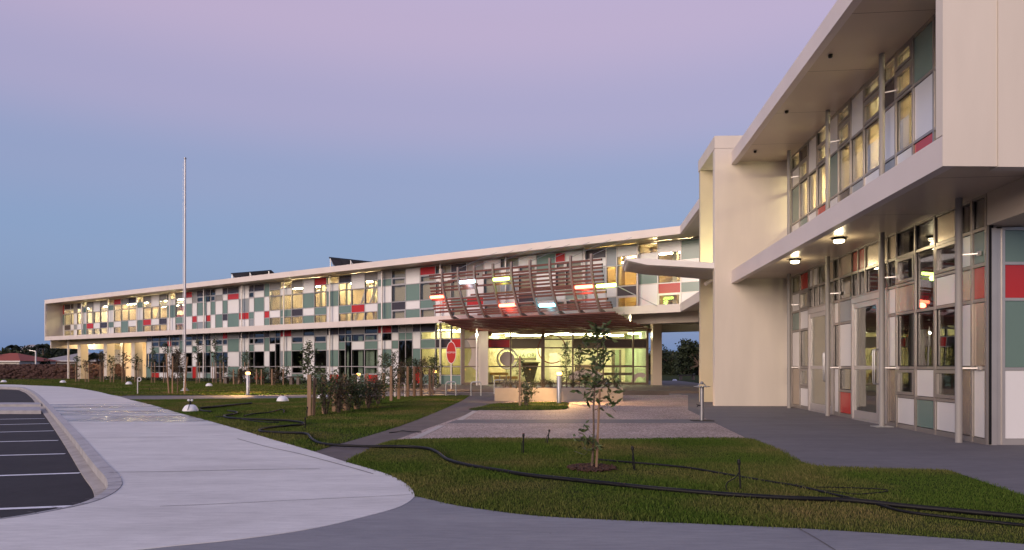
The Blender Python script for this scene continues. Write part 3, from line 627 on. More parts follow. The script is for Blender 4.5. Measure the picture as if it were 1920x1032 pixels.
# ------------------------------------------------------------------ slatted timber canopy over the entrance
can = empty('slatted_canopy', (P0.x-5, P0.y-1, 3.5), 'curved canopy of red-brown timber slats and ribs hung before the entrance, with glowing tubes', 'canopy')
Q0 = 2.2                                              # how far the upright part stands out from the fascia line
s_rib = lambda px: fasL.off(Q0).s_of(px)
TOPZ = fasL.off(Q0).z_of(1070, 485)
def prof(z):                                          # outward offset of the curtain of slats at height z (upright part)
    zb = fasL.off(Q0).z_of(1086, 585); t = max(0, min(1, (TOPZ-z)/(TOPZ-zb))); return Q0-1.0*t**2.2
ZB = fasL.off(Q0-1.0).z_of(1086, 585)
under = [(Q0-1.0-.19*k-.012*k*k, ZB-.10-.062*k) for k in range(12)]
ribs = [829, 859, 889.5, 924.5, 959, 994, 1031, 1070, 1109]
for px in ribs:
    s_ = s_rib(px); pr = [(prof(z)+.01, z) for z in np.linspace(TOPZ+.12, ZB, 12)]+[(q-.02, z+.13) for q, z in under]
    b = MB()
    for i in range(len(pr)-1):
        b.bar(fasL.pt(s_, pr[i][0], pr[i][1]), fasL.pt(s_, pr[i+1][0], pr[i+1][1]), .105, .12)
    b.build('rib', rib_m, can)
slats = [(517.5, 805, 1128), (523, 806, 897), (525.5, 905, 1129), (530.5, 840, 1129), (533, 806, 850), (536.5, 930, 1129), (541, 807, 895), (543.5, 868, 1131), (547, 808, 892), (549.5, 960, 1131),
         (552.5, 808, 831), (555.5, 975, 1132), (559, 883, 1134), (564, 810, 1134), (569.5, 830, 1136), (574.5, 813, 869), (580, 814, 1000), (580.5, 1070, 1139), (586.5, 817, 1145), (590.5, 864, 1147), (594.5, 896, 1148)]
for y, x0, x1 in slats:
    z = TOPZ
    for _ in range(8):
        pl = fasL.off(prof(z)); z = pl.z_of(806, y)
    z = max(z, ZB); q = prof(z); pl = fasL.off(q); a, c_ = pl.s_of(x0), pl.s_of(x1)
    b = MB(); b.bar(pl.pt(a, .01, z), pl.pt(c_, .01, z), .065, .092); s_ = b.build('slat', timber_red, can, at=pl.pt((a+c_)/2, 0, z))
    e = MB(); e.bar(pl.pt(c_, .01, z), pl.pt(c_+(c_-a)/abs(c_-a)*.03, .01, z), .069, .096); e.build('end_cap', black_pl, s_)
sl_, sr_ = fasL.off(Q0-1.0).s_of(823), fasL.off(Q0-1.0).s_of(1154)
for k, (q, z) in enumerate(under):
    pl = fasL.off(q); b = MB(); b.bar(pl.pt(sl_-.05*k, 0, z), pl.pt(sr_-.03*k, 0, z), .065, .075); b.build('slat', timber_red, can, at=pl.pt((sl_+sr_)/2, 0, z))
tubes = [(808, 831, 557, 'red'), (863, 890, 528.5, 'white'), (926, 954, 523.5, 'green'), (937, 965, 572.5, 'red'), (1012, 1041, 572.5, 'blue'), (1079, 1111, 538, 'red'), (1119, 1154, 535.5, 'green')]
tcol = {'red': (1, .12, .06), 'white': (.55, .82, 1), 'green': (.58, 1, .16), 'blue': (.20, .80, 1)}
EM = {k: emit('canopy_tube_'+k, v, 12) for k, v in tcol.items()}
for x0, x1, y, c_ in tubes:
    px = (x0+x1)/2; z = fasL.off(Q0).z_of(px, y); pl = fasL.off(prof(z)+.09); z = pl.z_of(px, y)
    b = MB(); b.tube([pl.pt(pl.s_of(x0), 0, z), pl.pt(pl.s_of(x1), 0, z)], .075, 12); t_ = b.build('light_tube', EM[c_], can, smooth=True); t_['label'] = 'glowing %s tube' % c_; lamp('tube_lamp', pl.pt(pl.s_of(px), .06, z-.2), 20 if c_ == 'red' else 12, tcol[c_], .12, can)
    b = MB(); b.bar(pl.pt(pl.s_of(x0), -.06, z-.1), pl.pt(pl.s_of(x1), -.06, z-.1), .05, .03); b.build('tube_bracket', rib_m, can)
for px in ribs[1::1]:
    s_ = s_rib(px); b = MB(); b.tube([fasL.pt(s_, Q0-.1, TOPZ+.08), fasL.pt(s_-1.2, .4, Z_RB+.01)], .012, 6); b.build('stay', steel, can)
b = MB(); p = fasL.off(.5); b.tube([p.pt(p.s_of(1158), 0, p.z_of(1158, 537)), fasL.pt(fasL.s_of(1232), .03, Z_ST-.05)], .022, 8); b.build('stay', galv, can, smooth=True)
b = MB(); b.tube([at(1128, 500, 31.5), at(1172, 497, 30.5)], .02, 8); b.build('stay', galv, can)
for px in (823, 905, 986, 1078, 1150):
    s_ = fasL.off(Q0-1).s_of(px); b = MB(); b.tube([fasL.pt(s_, 0.0, ZB-.05), fasL.pt(s_, .05, Z_SB+.05)], .02, 6); b.build('hanger', steel, can)

# fine joints between the soffit boards
for pl_s, root, zz, n0, n1, w_ in ((fasR, front_wing, Z_RO, 0, 22, 1.5), (fasR, front_wing, Z_SO, 0, 12, 1.5), (fasL, long_wing, Z_RO, 1, 62, 1.4)):
    b = MB(); a = n0+1.1
    while a < n1: b.quad(pl_s.pt(a-.006, -.165, zz-.003), pl_s.pt(a+.006, -.165, zz-.003), pl_s.pt(a+.006, -.16-w_, zz-.003), pl_s.pt(a-.006, -.16-w_, zz-.003)); a += 2.4
    b.build('soffit_joints', dark_in, root)['kind'] = 'stuff'

# solar racks on the roof
def solar(px0, y0, px1, y1, back, tilt_h, label, fall=.5):
    pl = fasL.off(-back); a0, a1 = pl.s_of(px0), pl.s_of(px1); r = empty('solar_collector', pl.pt((a0+a1)/2, 0, Z_RT-.02), label, 'solar panel', 'solar collectors on the roof')
    b = MB(); z1 = Z_RT+tilt_h; n = 4
    for k in range(n):
        e0, e1 = a0+(a1-a0)*k/n+.02, a0+(a1-a0)*(k+1)/n-.02; z1 = Z_RT+tilt_h*(1-fall*(k+.5)/n)
        b = MB(); p = [pl.pt(e0, .0, Z_RT+tilt_h*(1-fall*k/n)), pl.pt(e1, .0, Z_RT+tilt_h*(1-fall*(k+1)/n)), pl.pt(e1, -1.4, Z_RT+.15), pl.pt(e0, -1.4, Z_RT+.15)]; up = Vector((0, 0, .07)); b.hexa(p+[v+up for v in p]); b.build('panel', mat('solar_dark', (.012, .014, .022), .2, .2, 3), r)
    b = MB()
    for k in range(3):
        f_ = .02+.46*k; e = a0+(a1-a0)*f_; z1 = Z_RT+tilt_h*(1-fall*f_); b.bar(pl.pt(e, -.05, Z_RT-.02), pl.pt(e, -.05, z1), .06, .06)
        if k < 2: b.bar(pl.pt(e, -.05, z1-.02), pl.pt(e+(a1-a0)*.18, -.05, Z_RT), .05, .05)
    b.build('rack', galv, r)
solar(617, 479, 702, 488, 4.0, 1.5, 'dark tilted solar rack with bracing on the roof, right of the flagpole')
solar(433, 515, 508, 510, 4.0, 1.2, 'flat dark solar panel strip on the roof nearer the flagpole', .12)

# ------------------------------------------------------------------ the ground
def g2(pts, z=0.): return [Vector((gnd(x, y, z).x, gnd(x, y, z).y)) for x, y in pts]
def sheet(name, poly, m, z0, z1, **kw):
    b = MB(); b.prism([(p.x, p.y) for p in poly], z0, z1); o = b.build(name, m); tag(o, kind='structure', **kw); return o
def inside(x, y, poly):
    px = np.array([p.x for p in poly]); py = np.array([p.y for p in poly]); r = np.zeros(len(x), bool); j = len(px)-1
    for i in range(len(px)):
        c = ((py[i] > y) != (py[j] > y)); d = (px[j]-px[i])*(y-py[i])/((py[j]-py[i]) or 1e-9)+px[i]; r ^= c & (x < d); j = i
    return r
soil = mat('soil_grass', (.022, .040, .008), .95, .35, .55, .5, col2=(.055, .056, .020), spec=.05)
def ground_mat():
    m = bpy.data.materials.new('grass_blades'); m.use_nodes = True; N, L = nodes(m); b = N['Principled BSDF']; b.inputs['Roughness'].default_value = .7; b.inputs['Specular IOR Level'].default_value = .08
    g = N.new('ShaderNodeNewGeometry'); n = N.new('ShaderNodeTexNoise'); n.inputs['Scale'].default_value = .55; n.inputs['Detail'].default_value = 5; L.new(g.outputs['Position'], n.inputs['Vector'])
    r1 = N.new('ShaderNodeMapRange'); r1.inputs[1].default_value = .43; r1.inputs[2].default_value = .72; L.new(n.outputs[0], r1.inputs[0])
    cr_ = N.new('ShaderNodeValToRGB'); e = cr_.color_ramp.elements; e[0].color = (.033, .075, .008, 1); e[1].color = (.105, .150, .028, 1); L.new(g.outputs['Random Per Island'], cr_.inputs[0])
    cr2 = N.new('ShaderNodeValToRGB'); e = cr2.color_ramp.elements; e[0].color = (.085, .090, .025, 1); e[1].color = (.26, .19, .085, 1); L.new(g.outputs['Random Per Island'], cr2.inputs[0])
    mx = N.new('ShaderNodeMix'); mx.data_type = 'RGBA'; L.new(r1.outputs[0], mx.inputs[0]); L.new(cr_.outputs[0], mx.inputs[6]); L.new(cr2.outputs[0], mx.inputs[7]); L.new(mx.outputs[2], b.inputs['Base Color'])
    return m
grass_m = ground_mat()
base = mat('far_ground', (.045, .055, .022), .95, .3, .08, .3, col2=(.075, .07, .035))
b = MB(); b.box(-1500, 1500, -200, 3000, -.9, -.4); tag(b.build('ground', base), kind='structure')

kerb_px = [(-260, 1003), (0, 974), (100, 958), (170, 943), (208, 928), (227, 913), (229, 902), (220, 887), (196, 864), (150, 814), (112, 776), (86, 752), (70, 738), (52, 729), (20, 725.5), (-150, 722)]
kerb = smooth_poly(g2(kerb_px), 5)
lawnL_px = [(-200, 719.5), (0, 721), (60, 723), (110, 725), (150, 729), (185, 735), (205, 740), (222, 743)]           # far lawn edge beside the wide path
lawnM_px = [(243, 749.5), (290, 761), (330, 773), (390, 789), (440, 803), (500, 821), (545, 834), (588, 846.5)]         # middle lawn edge
tip_px = [(588, 846.5), (617, 856), (648, 866), (690, 878), (728, 890), (755, 903), (772, 917), (778, 930)]
low_px = [(778, 930), (765, 942), (738, 954), (690, 967), (620, 984), (530, 1000), (420, 1014), (300, 1026), (150, 1044), (-100, 1075)]
conc_mat = None
def concrete(name, c1, c2, wet=False, streak=(.5, 2.2, 1)):
    m = bpy.data.materials.new(name); m.use_nodes = True; N, L = nodes(m); b = N['Principled BSDF']
    g = N.new('ShaderNodeNewGeometry'); mp = N.new('ShaderNodeMapping'); mp.inputs['Scale'].default_value = streak; L.new(g.outputs['Position'], mp.inputs[0])
    def noise(s, d, v): n = N.new('ShaderNodeTexNoise'); n.inputs['Scale'].default_value = s; n.inputs['Detail'].default_value = d; L.new(v, n.inputs['Vector']); return n.outputs[0]
    n1 = noise(1.3, 7, mp.outputs[0]); n2 = noise(40, 3, g.outputs['Position']); n3 = noise(9, 5, mp.outputs[0])
    mx = N.new('ShaderNodeMix'); mx.data_type = 'RGBA'; mx.inputs[6].default_value = tuple(c1)+(1,); mx.inputs[7].default_value = tuple(c2)+(1,)
    a = N.new('ShaderNodeMath'); a.operation = 'ADD'; L.new(n1, a.inputs[0]); L.new(n3, a.inputs[1]); a2 = N.new('ShaderNodeMath'); a2.operation = 'MULTIPLY_ADD'; a2.inputs[1].default_value = .35; L.new(n2, a2.inputs[0]); L.new(a.outputs[0], a2.inputs[2])
    mr = N.new('ShaderNodeMapRange'); mr.inputs[1].default_value = .85; mr.inputs[2].default_value = 1.5; L.new(a2.outputs[0], mr.inputs[0]); L.new(mr.outputs[0], mx.inputs[0])
    col = mx.outputs[2]; b.inputs['Roughness'].default_value = .8; b.inputs['Specular IOR Level'].default_value = .25
    ns = noise(.45, 8, g.outputs['Position']); st = N.new('ShaderNodeMapRange'); st.inputs[1].default_value = .50; st.inputs[2].default_value = .70; L.new(ns, st.inputs[0])
    sv = N.new('ShaderNodeTexVoronoi'); sv.inputs['Scale'].default_value = 3.1; L.new(g.outputs['Position'], sv.inputs['Vector']); sm = N.new('ShaderNodeMapRange'); sm.inputs[1].default_value = .030; sm.inputs[2].default_value = .022; L.new(sv.outputs['Distance'], sm.inputs[0])
    sa = N.new('ShaderNodeMath'); sa.operation = 'MULTIPLY_ADD'; sa.inputs[1].default_value = .35; L.new(st.outputs[0], sa.inputs[0]); L.new(sm.outputs[0], sa.inputs[2]); sa.use_clamp = True
    ms = N.new('ShaderNodeMix'); ms.data_type = 'RGBA'; ms.blend_type = 'MULTIPLY'; ms.inputs[7].default_value = (.62, .60, .60, 1); L.new(sa.outputs[0], ms.inputs[0]); L.new(col, ms.inputs[6]); col = ms.outputs[2]
    if wet:                                            # rain left standing in the low stretch of the path: darker and shiny
        sp_ = N.new('ShaderNodeSeparateXYZ'); L.new(g.outputs['Position'], sp_.inputs[0])
        m1 = N.new('ShaderNodeMapRange'); m1.inputs[1].default_value = 13.6; m1.inputs[2].default_value = 15.2; L.new(sp_.outputs['Y'], m1.inputs[0])
        m2_ = N.new('ShaderNodeMapRange'); m2_.inputs[1].default_value = 25; m2_.inputs[2].default_value = 20.5; L.new(sp_.outputs['Y'], m2_.inputs[0])
        mm = N.new('ShaderNodeMath'); mm.operation = 'MULTIPLY'; L.new(m1.outputs[0], mm.inputs[0]); L.new(m2_.outputs[0], mm.inputs[1])
        mpw = N.new('ShaderNodeMapping'); mpw.inputs['Scale'].default_value = (.30, 1.5, 1); L.new(g.outputs['Position'], mpw.inputs[0])
        nw = noise(1.0, 6, mpw.outputs[0]); ad = N.new('ShaderNodeMath'); ad.operation = 'MULTIPLY_ADD'; ad.inputs[1].default_value = .34; L.new(mm.outputs[0], ad.inputs[0]); L.new(nw, ad.inputs[2])
        th = N.new('ShaderNodeMapRange'); th.inputs[1].default_value = .74; th.inputs[2].default_value = .86; L.new(ad.outputs[0], th.inputs[0])
        w = N.new('ShaderNodeMix'); w.data_type = 'RGBA'; w.blend_type = 'MULTIPLY'; w.inputs[7].default_value = (.40, .43, .52, 1); L.new(th.outputs[0], w.inputs[0]); L.new(col, w.inputs[6]); col = w.outputs[2]
        rr = N.new('ShaderNodeMapRange'); rr.inputs[3].default_value = .75; rr.inputs[4].default_value = .22; L.new(th.outputs[0], rr.inputs[0]); L.new(rr.outputs[0], b.inputs['Roughness'])
    L.new(col, b.inputs['Base Color'])
    bp = N.new('ShaderNodeBump'); bp.inputs['Strength'].default_value = .25; bp.inputs['Distance'].default_value = .004; L.new(n2, bp.inputs['Height']); L.new(bp.outputs[0], b.inputs['Normal'])
    return m
path_m = concrete('concrete_light', (.55, .535, .505), (.72, .70, .66), True)
path2_m = concrete('concrete_grey', (.20, .20, .215), (.275, .275, .285))
walk_m = concrete('concrete_walk', (.135, .13, .14), (.19, .182, .19))
asph_m = mat('asphalt_path', (.105, .085, .08), .85, .2, 3, .4)
lot_m = concrete('asphalt_lot', (.024, .020, .022), (.036, .032, .034), False, (1, 1, 1))
agg_m = bpy.data.materials.new('exposed_aggregate'); agg_m.use_nodes = True
N, L = nodes(agg_m); bs = N['Principled BSDF']; bs.inputs['Roughness'].default_value = .8
g = N.new('ShaderNodeNewGeometry'); v = N.new('ShaderNodeTexVoronoi'); v.inputs['Scale'].default_value = 45; L.new(g.outputs['Position'], v.inputs['Vector'])
cr_ = N.new('ShaderNodeValToRGB'); cr_.color_ramp.elements[0].color = (.15, .115, .10, 1); cr_.color_ramp.elements[1].color = (.60, .47, .42, 1); sxx = N.new('ShaderNodeSeparateColor'); L.new(v.outputs['Color'], sxx.inputs[0]); L.new(sxx.outputs[0], cr_.inputs[0])
n_ = N.new('ShaderNodeTexNoise'); n_.inputs['Scale'].default_value = .9; n_.inputs['Detail'].default_value = 5; L.new(g.outputs['Position'], n_.inputs['Vector']); mr = N.new('ShaderNodeMapRange'); mr.inputs[1].default_value = .3; mr.inputs[2].default_value = .7; mr.inputs[3].default_value = .72; mr.inputs[4].default_value = 1.08; L.new(n_.outputs[0], mr.inputs[0])
hs = N.new('ShaderNodeVectorMath'); hs.operation = 'SCALE'; L.new(cr_.outputs[0], hs.inputs[0]); L.new(mr.outputs[0], hs.inputs['Scale']); L.new(hs.outputs[0], bs.inputs['Base Color'])
bp = N.new('ShaderNodeBump'); bp.inputs['Strength'].default_value = .6; bp.inputs['Distance'].default_value = .006; L.new(v.outputs['Distance'], bp.inputs['Height']); L.new(bp.outputs[0], bs.inputs['Normal'])
joint_m = mat('joint_dark', (.10, .09, .09), .9, .2, 10)

# wide light concrete path
edgeR = smooth_poly(g2(lawnL_px), 4)+smooth_poly(g2(lawnM_px), 4)+smooth_poly(g2(tip_px), 5)[1:]
lowE = smooth_poly(g2(low_px), 5)
path_poly = kerb+[Vector((-80, 47))]+edgeR+lowE[1:]+[Vector((-6.5, 2.2)), Vector((-12, 3.0))]
path = sheet('footpath', path_poly, path_m, -.3, 0)
# grey path in the foreground, under the camera
lawnF_low = [(778, 930), (800, 934.5), (850, 946), (905, 954.5), (1000, 966), (1120, 973), (1300, 981), (1480, 989), (1600, 996), (1760, 1007), (1930, 1020), (2250, 1047)]
fp = [Vector(p) for p in lowE[::-1]]+smooth_poly(g2(lawnF_low), 4)[1:]
sheet('footpath', [Vector((-14, 2.0)), Vector((-6.5, 2.2))]+fp+[Vector((14, 4)), Vector((14, -6)), Vector((-14, -6))], path2_m, -.3, -.004); path2 = [o for o in bpy.data.objects if o.name.startswith('footpath')][-1]
def joint(pts, w=.012, z=.003, m=joint_m, parent=None, name='joint'):
    b = MB()
    for i in range(len(pts)-1):
        p, q = Vector(pts[i]), Vector(pts[i+1]); d = (q-p).normalized(); n = Vector((-d.y, d.x))*w/2
        b.quad((p.x-n.x, p.y-n.y, z), (q.x-n.x, q.y-n.y, z), (q.x+n.x, q.y+n.y, z), (p.x+n.x, p.y+n.y, z))
    return b.build(name, m, parent)
for line in ([(205, 886), (330, 884.5), (470, 881), (600, 879.5)], [(150, 822), (260, 821), (400, 817.5), (478, 816)], [(445, 823), (500, 838), (560, 851), (640, 872), (700, 889)], [(112, 780), (250, 779), (350, 779)]):
    joint(smooth_poly(g2(line), 4), .014, .003, joint_m, path)
joint(g2([(1495, 989.5), (1520, 1003), (1545, 1018), (1570, 1034)]), .008, .0005, joint_m, path2)
joint(smooth_poly(g2([(300, 950), (420, 945), (560, 938), (690, 932), (770, 928)]), 4), .008, .003, joint_m, path)
for i in range(2, len(K2_pts := kerb)-2, 3):
    t_ = (kerb[i+1]-kerb[i-1]).normalized(); n_k = Vector((-t_.y, t_.x))
    if n_k.x > 0: n_k = -n_k
    joint([kerb[i]+n_k*.004, kerb[i]+n_k*.13], .014, .0085, joint_m, path, 'kerb_joint')
# lawns
far_edge = [Vector((-62, 66)), Vector((-80, 60))]
lawn_far = smooth_poly(g2(lawnL_px), 4)+g2([(240, 742.2), (400, 741.5), (560, 740.5), (640, 739.5), (700, 737.5)])+[Vector((-6.5, 31)), Vector((-4.2, 38.5))]+[FL.pt(a, .12, 0).to_2d() for a in (15, 63)]+far_edge
sheet('lawn', lawn_far, soil, -.3, -.012)
xpath = g2([(222, 743), (243, 749.5)])+g2([(420, 748), (560, 747), (640, 746), (720, 744), (800, 742.5), (860, 741.8)])+g2([(860, 738.5), (700, 737.5), (640, 739.5), (560, 740.5), (400, 741.5), (240, 742.2)])
sheet('footpath', xpath, walk_m, -.3, -.006)
asphL = [(588, 846.5), (640, 831), (700, 814), (760, 795), (812, 775), (845, 761), (868, 750), (880, 741.8)]
asphR = [(648, 866), (680, 848), (712, 833.5), (745, 823)]
lawn_mid = smooth_poly(g2(lawnM_px), 4)+smooth_poly(g2(asphL), 4)[1:]+g2([(860, 741.8), (800, 742.5), (720, 744), (640, 746), (560, 747), (420, 748)])
sheet('lawn', lawn_mid, soil, -.3, -.010)
asph = smooth_poly(g2(asphL), 4)[::-1]+g2([(617, 856)])+smooth_poly(g2(asphR), 4)+g2([(890, 772), (935, 757), (980, 748), (980, 741)])
sheet('footpath', asph, asph_m, -.3, -.008)
lawnF_top = [(648, 866), (680, 848), (712, 833.5), (745, 825), (800, 823), (1000, 822.5), (1200, 822.5), (1360, 822.5), (1404, 823.5), (1425, 829), (1455, 842), (1488, 859), (1512, 869), (1535, 874.5), (1600, 877.5), (1700, 879.5), (1772, 881), (1805, 890), (1850, 905), (1900, 922), (1960, 938), (2250, 1000)]
lawn_front = smooth_poly(g2(tip_px), 5)[::-1][:0]+smooth_poly(g2([(648, 866), (690, 878), (728, 890), (755, 903), (772, 917), (778, 930)]), 5)+smooth_poly(g2(lawnF_low), 4)[1:]+smooth_poly(g2(lawnF_top), 4)[::-1]
sheet('lawn', lawn_front, soil, -.3, -.006)
lawn_isl = smooth_poly(g2([(880, 768), (905, 763), (935, 757.5), (1000, 755), (1060, 755.5), (1064, 762), (1058, 768), (1000, 769.5), (940, 769.5)]), 4, True)
# plaza of exposed aggregate with a darker band, plain concrete to its right
plaza = g2([(745, 823), (890, 772), (935, 757), (1000, 752), (1285, 756), (1285, 769), (1404, 823.5)])
sheet('plaza', g2([(745, 823.4), (890, 772), (935, 757), (980, 748), (980, 741), (1290, 741), (1290, 769), (1404, 823.8)]), agg_m, -.3, -.002)
sheet('plaza_band', g2([(838, 794), (858, 787.2), (1270, 786.8), (1330, 786.8), (1343, 793.5), (1280, 793.6)]), walk_m, -.2, .003)
b_ = g2([(1290, 741), (1290, 769), (1404, 823.5)])
right_poly = b_+smooth_poly(g2(lawnF_top[8:]), 4)+[Vector((14, 5)), Vector((14, 24)), Vector((9, 30.6)), Vector((6.9, 30.6))]
sheet('footpath', right_poly, walk_m, -.3, 0)
sheet('lawn', lawn_isl, soil, -.2, .012)
strip_m = mat('drain_concrete', (.42, .38, .36), .8, .15, 8, .3)
for q in ([(768, 823), (784, 823), (834, 798.5), (822, 798.5)], [(856, 788), (868, 788), (896, 771), (886, 771)]):
    b = MB(); b.prism([(p.x, p.y) for p in g2(q)], -.1, .004); o = tag(b.build('drain_strip', strip_m), kind='structure')
# raised timber deck in front of the lobby with its step
deck_m = mat('deck_timber', (.11, .085, .07), .7, .25, 2.5, .2, stretch=(.3, 6, 1))
deck = [Vector((-7.2, 31.2)), Vector((1.2, 30.6)), Vector((11.0, 30.5)), Vector((12.5, 52)), Vector((-3, 52)), Vector((-5, 41.3))]
sheet('deck', deck, deck_m, -.3, .115)
sheet('step', [Vector((-7.2, 30.5)), Vector((1.2, 29.9)), Vector((1.2, 30.596)), Vector((-7.2, 31.196))], conc_mat or walk_m, -.3, .055)
# car park, 12 cm below the path, with gutter, kerb and painted bays
K2 = kerb
def offset(line, d):
    out = []
    for i, p in enumerate(line):
        t = (line[min(i+1, len(line)-1)]-line[max(i-1, 0)]).normalized(); out.append(p+Vector((-t.y, t.x))*d)
    return out
lot = K2+[Vector((-90, 45)), Vector((-90, 3)), Vector((-14, 2.8))]
sheet('car_park', lot, lot_m, -.5, -.15)
kerb_m = mat('kerb_concrete', (.36, .35, .36), .7, .15, 4, .3); gut_m = mat('gutter_concrete', (.36, .33, .30), .8, .2, 5, .4)
sgn = 1 if offset(K2, .1)[len(K2)//2].x < K2[len(K2)//2].x else -1
for name, d0, d1, z, m in (('kerb', .004, .13, .006, kerb_m), ('gutter', .132, .25, -.118, gut_m)):
    A, B = offset(K2, sgn*d0), offset(K2, sgn*d1); b = MB()
    for i in range(len(A)-1):
        b.hexa([(A[i].x, A[i].y, -.4), (A[i+1].x, A[i+1].y, -.4), (B[i+1].x, B[i+1].y, -.4), (B[i].x, B[i].y, -.4), (A[i].x, A[i].y, z), (A[i+1].x, A[i+1].y, z), (B[i+1].x, B[i+1].y, z-.02), (B[i].x, B[i].y, z-.02)])
    tag(b.build(name, m), kind='structure')
paint = mat('road_paint', (.72, .72, .74), .6, .08, 12)
Zl = -.146
for (x0, y0, x1, y1) in ((-300, 966, 141, 949), (-300, 902, 150, 887), (-260, 861, 122, 851), (-240, 834, 109, 826), (-200, 815.5, 101, 808), (-180, 800.5, 92, 794.5), (-160, 789, 84, 785)):
    p, q = gnd(x0, y0, Zl), gnd(x1, y1, Zl); d = (q-p).normalized(); n = Vector((-d.y, d.x, 0))*.045
    b = MB(); b.quad(p-n, q-n, q+n, p+n); tag(b.build('bay_line', paint), kind='structure')
for y0, y1, z1 in ((755, 758.5, -.06), (763, 770, -.05)):
    b = MB(); b.prism([(p.x, p.y) for p in g2([(-300, y0), (74, y0), (77, y1), (-300, y1)], z1)], -.3, z1); tag(b.build('traffic_island', kerb_m), kind='structure')

# grass: real blades, thick in front and thinner with distance
def blades(name, poly, n, h, w, seed, holes=()):
    r = np.random.default_rng(seed); xs_ = [p.x for p in poly]; ys_ = [p.y for p in poly]
    X = r.uniform(min(xs_), max(xs_), n*6); Y = r.uniform(min(ys_), min(max(ys_), 62), n*6)
    k = inside(X, Y, poly) & (abs(X/np.maximum(Y, .1)) < .82); X, Y = X[k][:n], Y[k][:n]; m = len(X); X = X+r.normal(0, .022, m); Y = Y+r.normal(0, .022, m)
    a = r.uniform(0, 6.283, m); hh = h*r.uniform(.45, 1.2, m)*(.75+.5*np.sin(X*1.7+np.sin(Y*2.1))*np.cos(Y*1.3)); hh = hh*np.where(r.uniform(size=m) < .03, 1.7, 1.); lean = r.uniform(-.6, .6, (m, 2))*hh[:, None]; ww = w*r.uniform(.6, 1.3, m)
    dx, dy = np.cos(a)*ww/2, np.sin(a)*ww/2; z0 = np.full(m, -.02)
    V = np.empty((m, 4, 3)); V[:, 0] = np.c_[X-dx, Y-dy, z0]; V[:, 1] = np.c_[X+dx, Y+dy, z0]
    V[:, 2] = np.c_[X+dx*.7+lean[:, 0]*.5, Y+dy*.7+lean[:, 1]*.5, hh*.6]; V[:, 3] = np.c_[X+lean[:, 0], Y+lean[:, 1], hh*.95]
    o = mesh_np(name, V.reshape(-1, 3), np.array([[0, 1, 2], [0, 2, 3]])[None]+(np.arange(m)*4)[:, None, None], grass_m)
    tag(o, 'short mown grass growing on the lawn', 'grass', kind='stuff'); return o
def mesh_np(name, V, Fs, m, parent=None, o_=None):
    Fs = np.asarray(Fs).reshape(-1, np.asarray(Fs).shape[-1]).astype(np.int32); o_ = np.zeros(3) if o_ is None else np.array(o_)
    me = bpy.data.meshes.new(name); k = Fs.shape[1]; nf = len(Fs)
    me.vertices.add(len(V)); me.vertices.foreach_set('co', (V-o_).astype(np.float32).ravel()); me.loops.add(nf*k); me.polygons.add(nf)
    me.polygons.foreach_set('loop_start', (np.arange(nf)*k).astype(np.int32)); me.polygons.foreach_set('loop_total', np.full(nf, k, np.int32))
    me.loops.foreach_set('vertex_index', Fs.ravel()); me.materials.append(m); me.update(calc_edges=True)
    o = bpy.data.objects.new(name, me); COL.objects.link(o)
    if parent: o.parent = parent; o.location = Vector(o_)-org(parent)
    else: o.location = o_
    ORG[o.name] = Vector(o_); return o
blades('grass', lawn_front, 250000, .031, .0060, 1)
blades('grass', lawn_mid, 180000, .034, .010, 2)
blades('grass', lawn_far, 130000, .045, .03, 3)
blades('grass', lawn_isl, 12000, .06, .012, 4)

# ------------------------------------------------------------------ plants
def leaf_mat(name, c1, c2, rough=.5):
    m = bpy.data.materials.new(name); m.use_nodes = True; N, L = nodes(m); b = N['Principled BSDF']; b.inputs['Roughness'].default_value = rough; b.inputs['Specular IOR Level'].default_value = .2
    g = N.new('ShaderNodeNewGeometry'); cr_ = N.new('ShaderNodeValToRGB'); e = cr_.color_ramp.elements; e[0].color = tuple(c1)+(1,); e[1].color = tuple(c2)+(1,); L.new(g.outputs['Random Per Island'], cr_.inputs[0]); L.new(cr_.outputs[0], b.inputs['Base Color'])
    return m
lf_green = leaf_mat('leaf_green', (.034, .055, .020), (.10, .13, .055)); lf_dark = leaf_mat('leaf_dark', (.022, .036, .016), (.075, .095, .045))
lf_bronze = leaf_mat('leaf_bronze', (.055, .045, .028), (.16, .12, .07)); lf_far = leaf_mat('leaf_far', (.014, .022, .011), (.045, .058, .028), .7); lf_grey = leaf_mat('leaf_grey', (.10, .10, .09), (.19, .18, .165))
def leaves(name, P, size, asp, m, parent, seed, droop=0., at_=None, updir=.3):
    """P: leaf positions; each leaf a folded diamond of four triangles with its own direction"""
    r = np.random.default_rng(seed); n = len(P); d = r.normal(size=(n, 3)); d[:, 2] = d[:, 2]*.6+updir-droop; d /= np.linalg.norm(d, axis=1)[:, None]
    s_ = np.cross(d, r.normal(size=(n, 3))); s_ /= np.linalg.norm(s_, axis=1)[:, None]+1e-9; u = np.cross(s_, d)
    l = size*r.uniform(.6, 1.25, n)[:, None]; w = l*asp
    V = np.stack([P, P+d*l*.45+s_*w*.5+u*w*.12, P+d*l, P+d*l*.45-s_*w*.5+u*w*.12, ], 1)
    Fs = np.array([[0, 1, 2], [0, 2, 3]])[None]+(np.arange(n)*4)[:, None, None]
    return mesh_np(name, V.reshape(-1, 3), Fs, m, parent, at_)
def limb_pts(p, d, L_, n, wob, r):
    pts = [np.array(p, float)]; d = np.array(d, float); d /= np.linalg.norm(d)
    for i in range(n):
        d = d+r.normal(size=3)*wob; d /= np.linalg.norm(d); pts.append(pts[-1]+d*L_/n)
    return pts
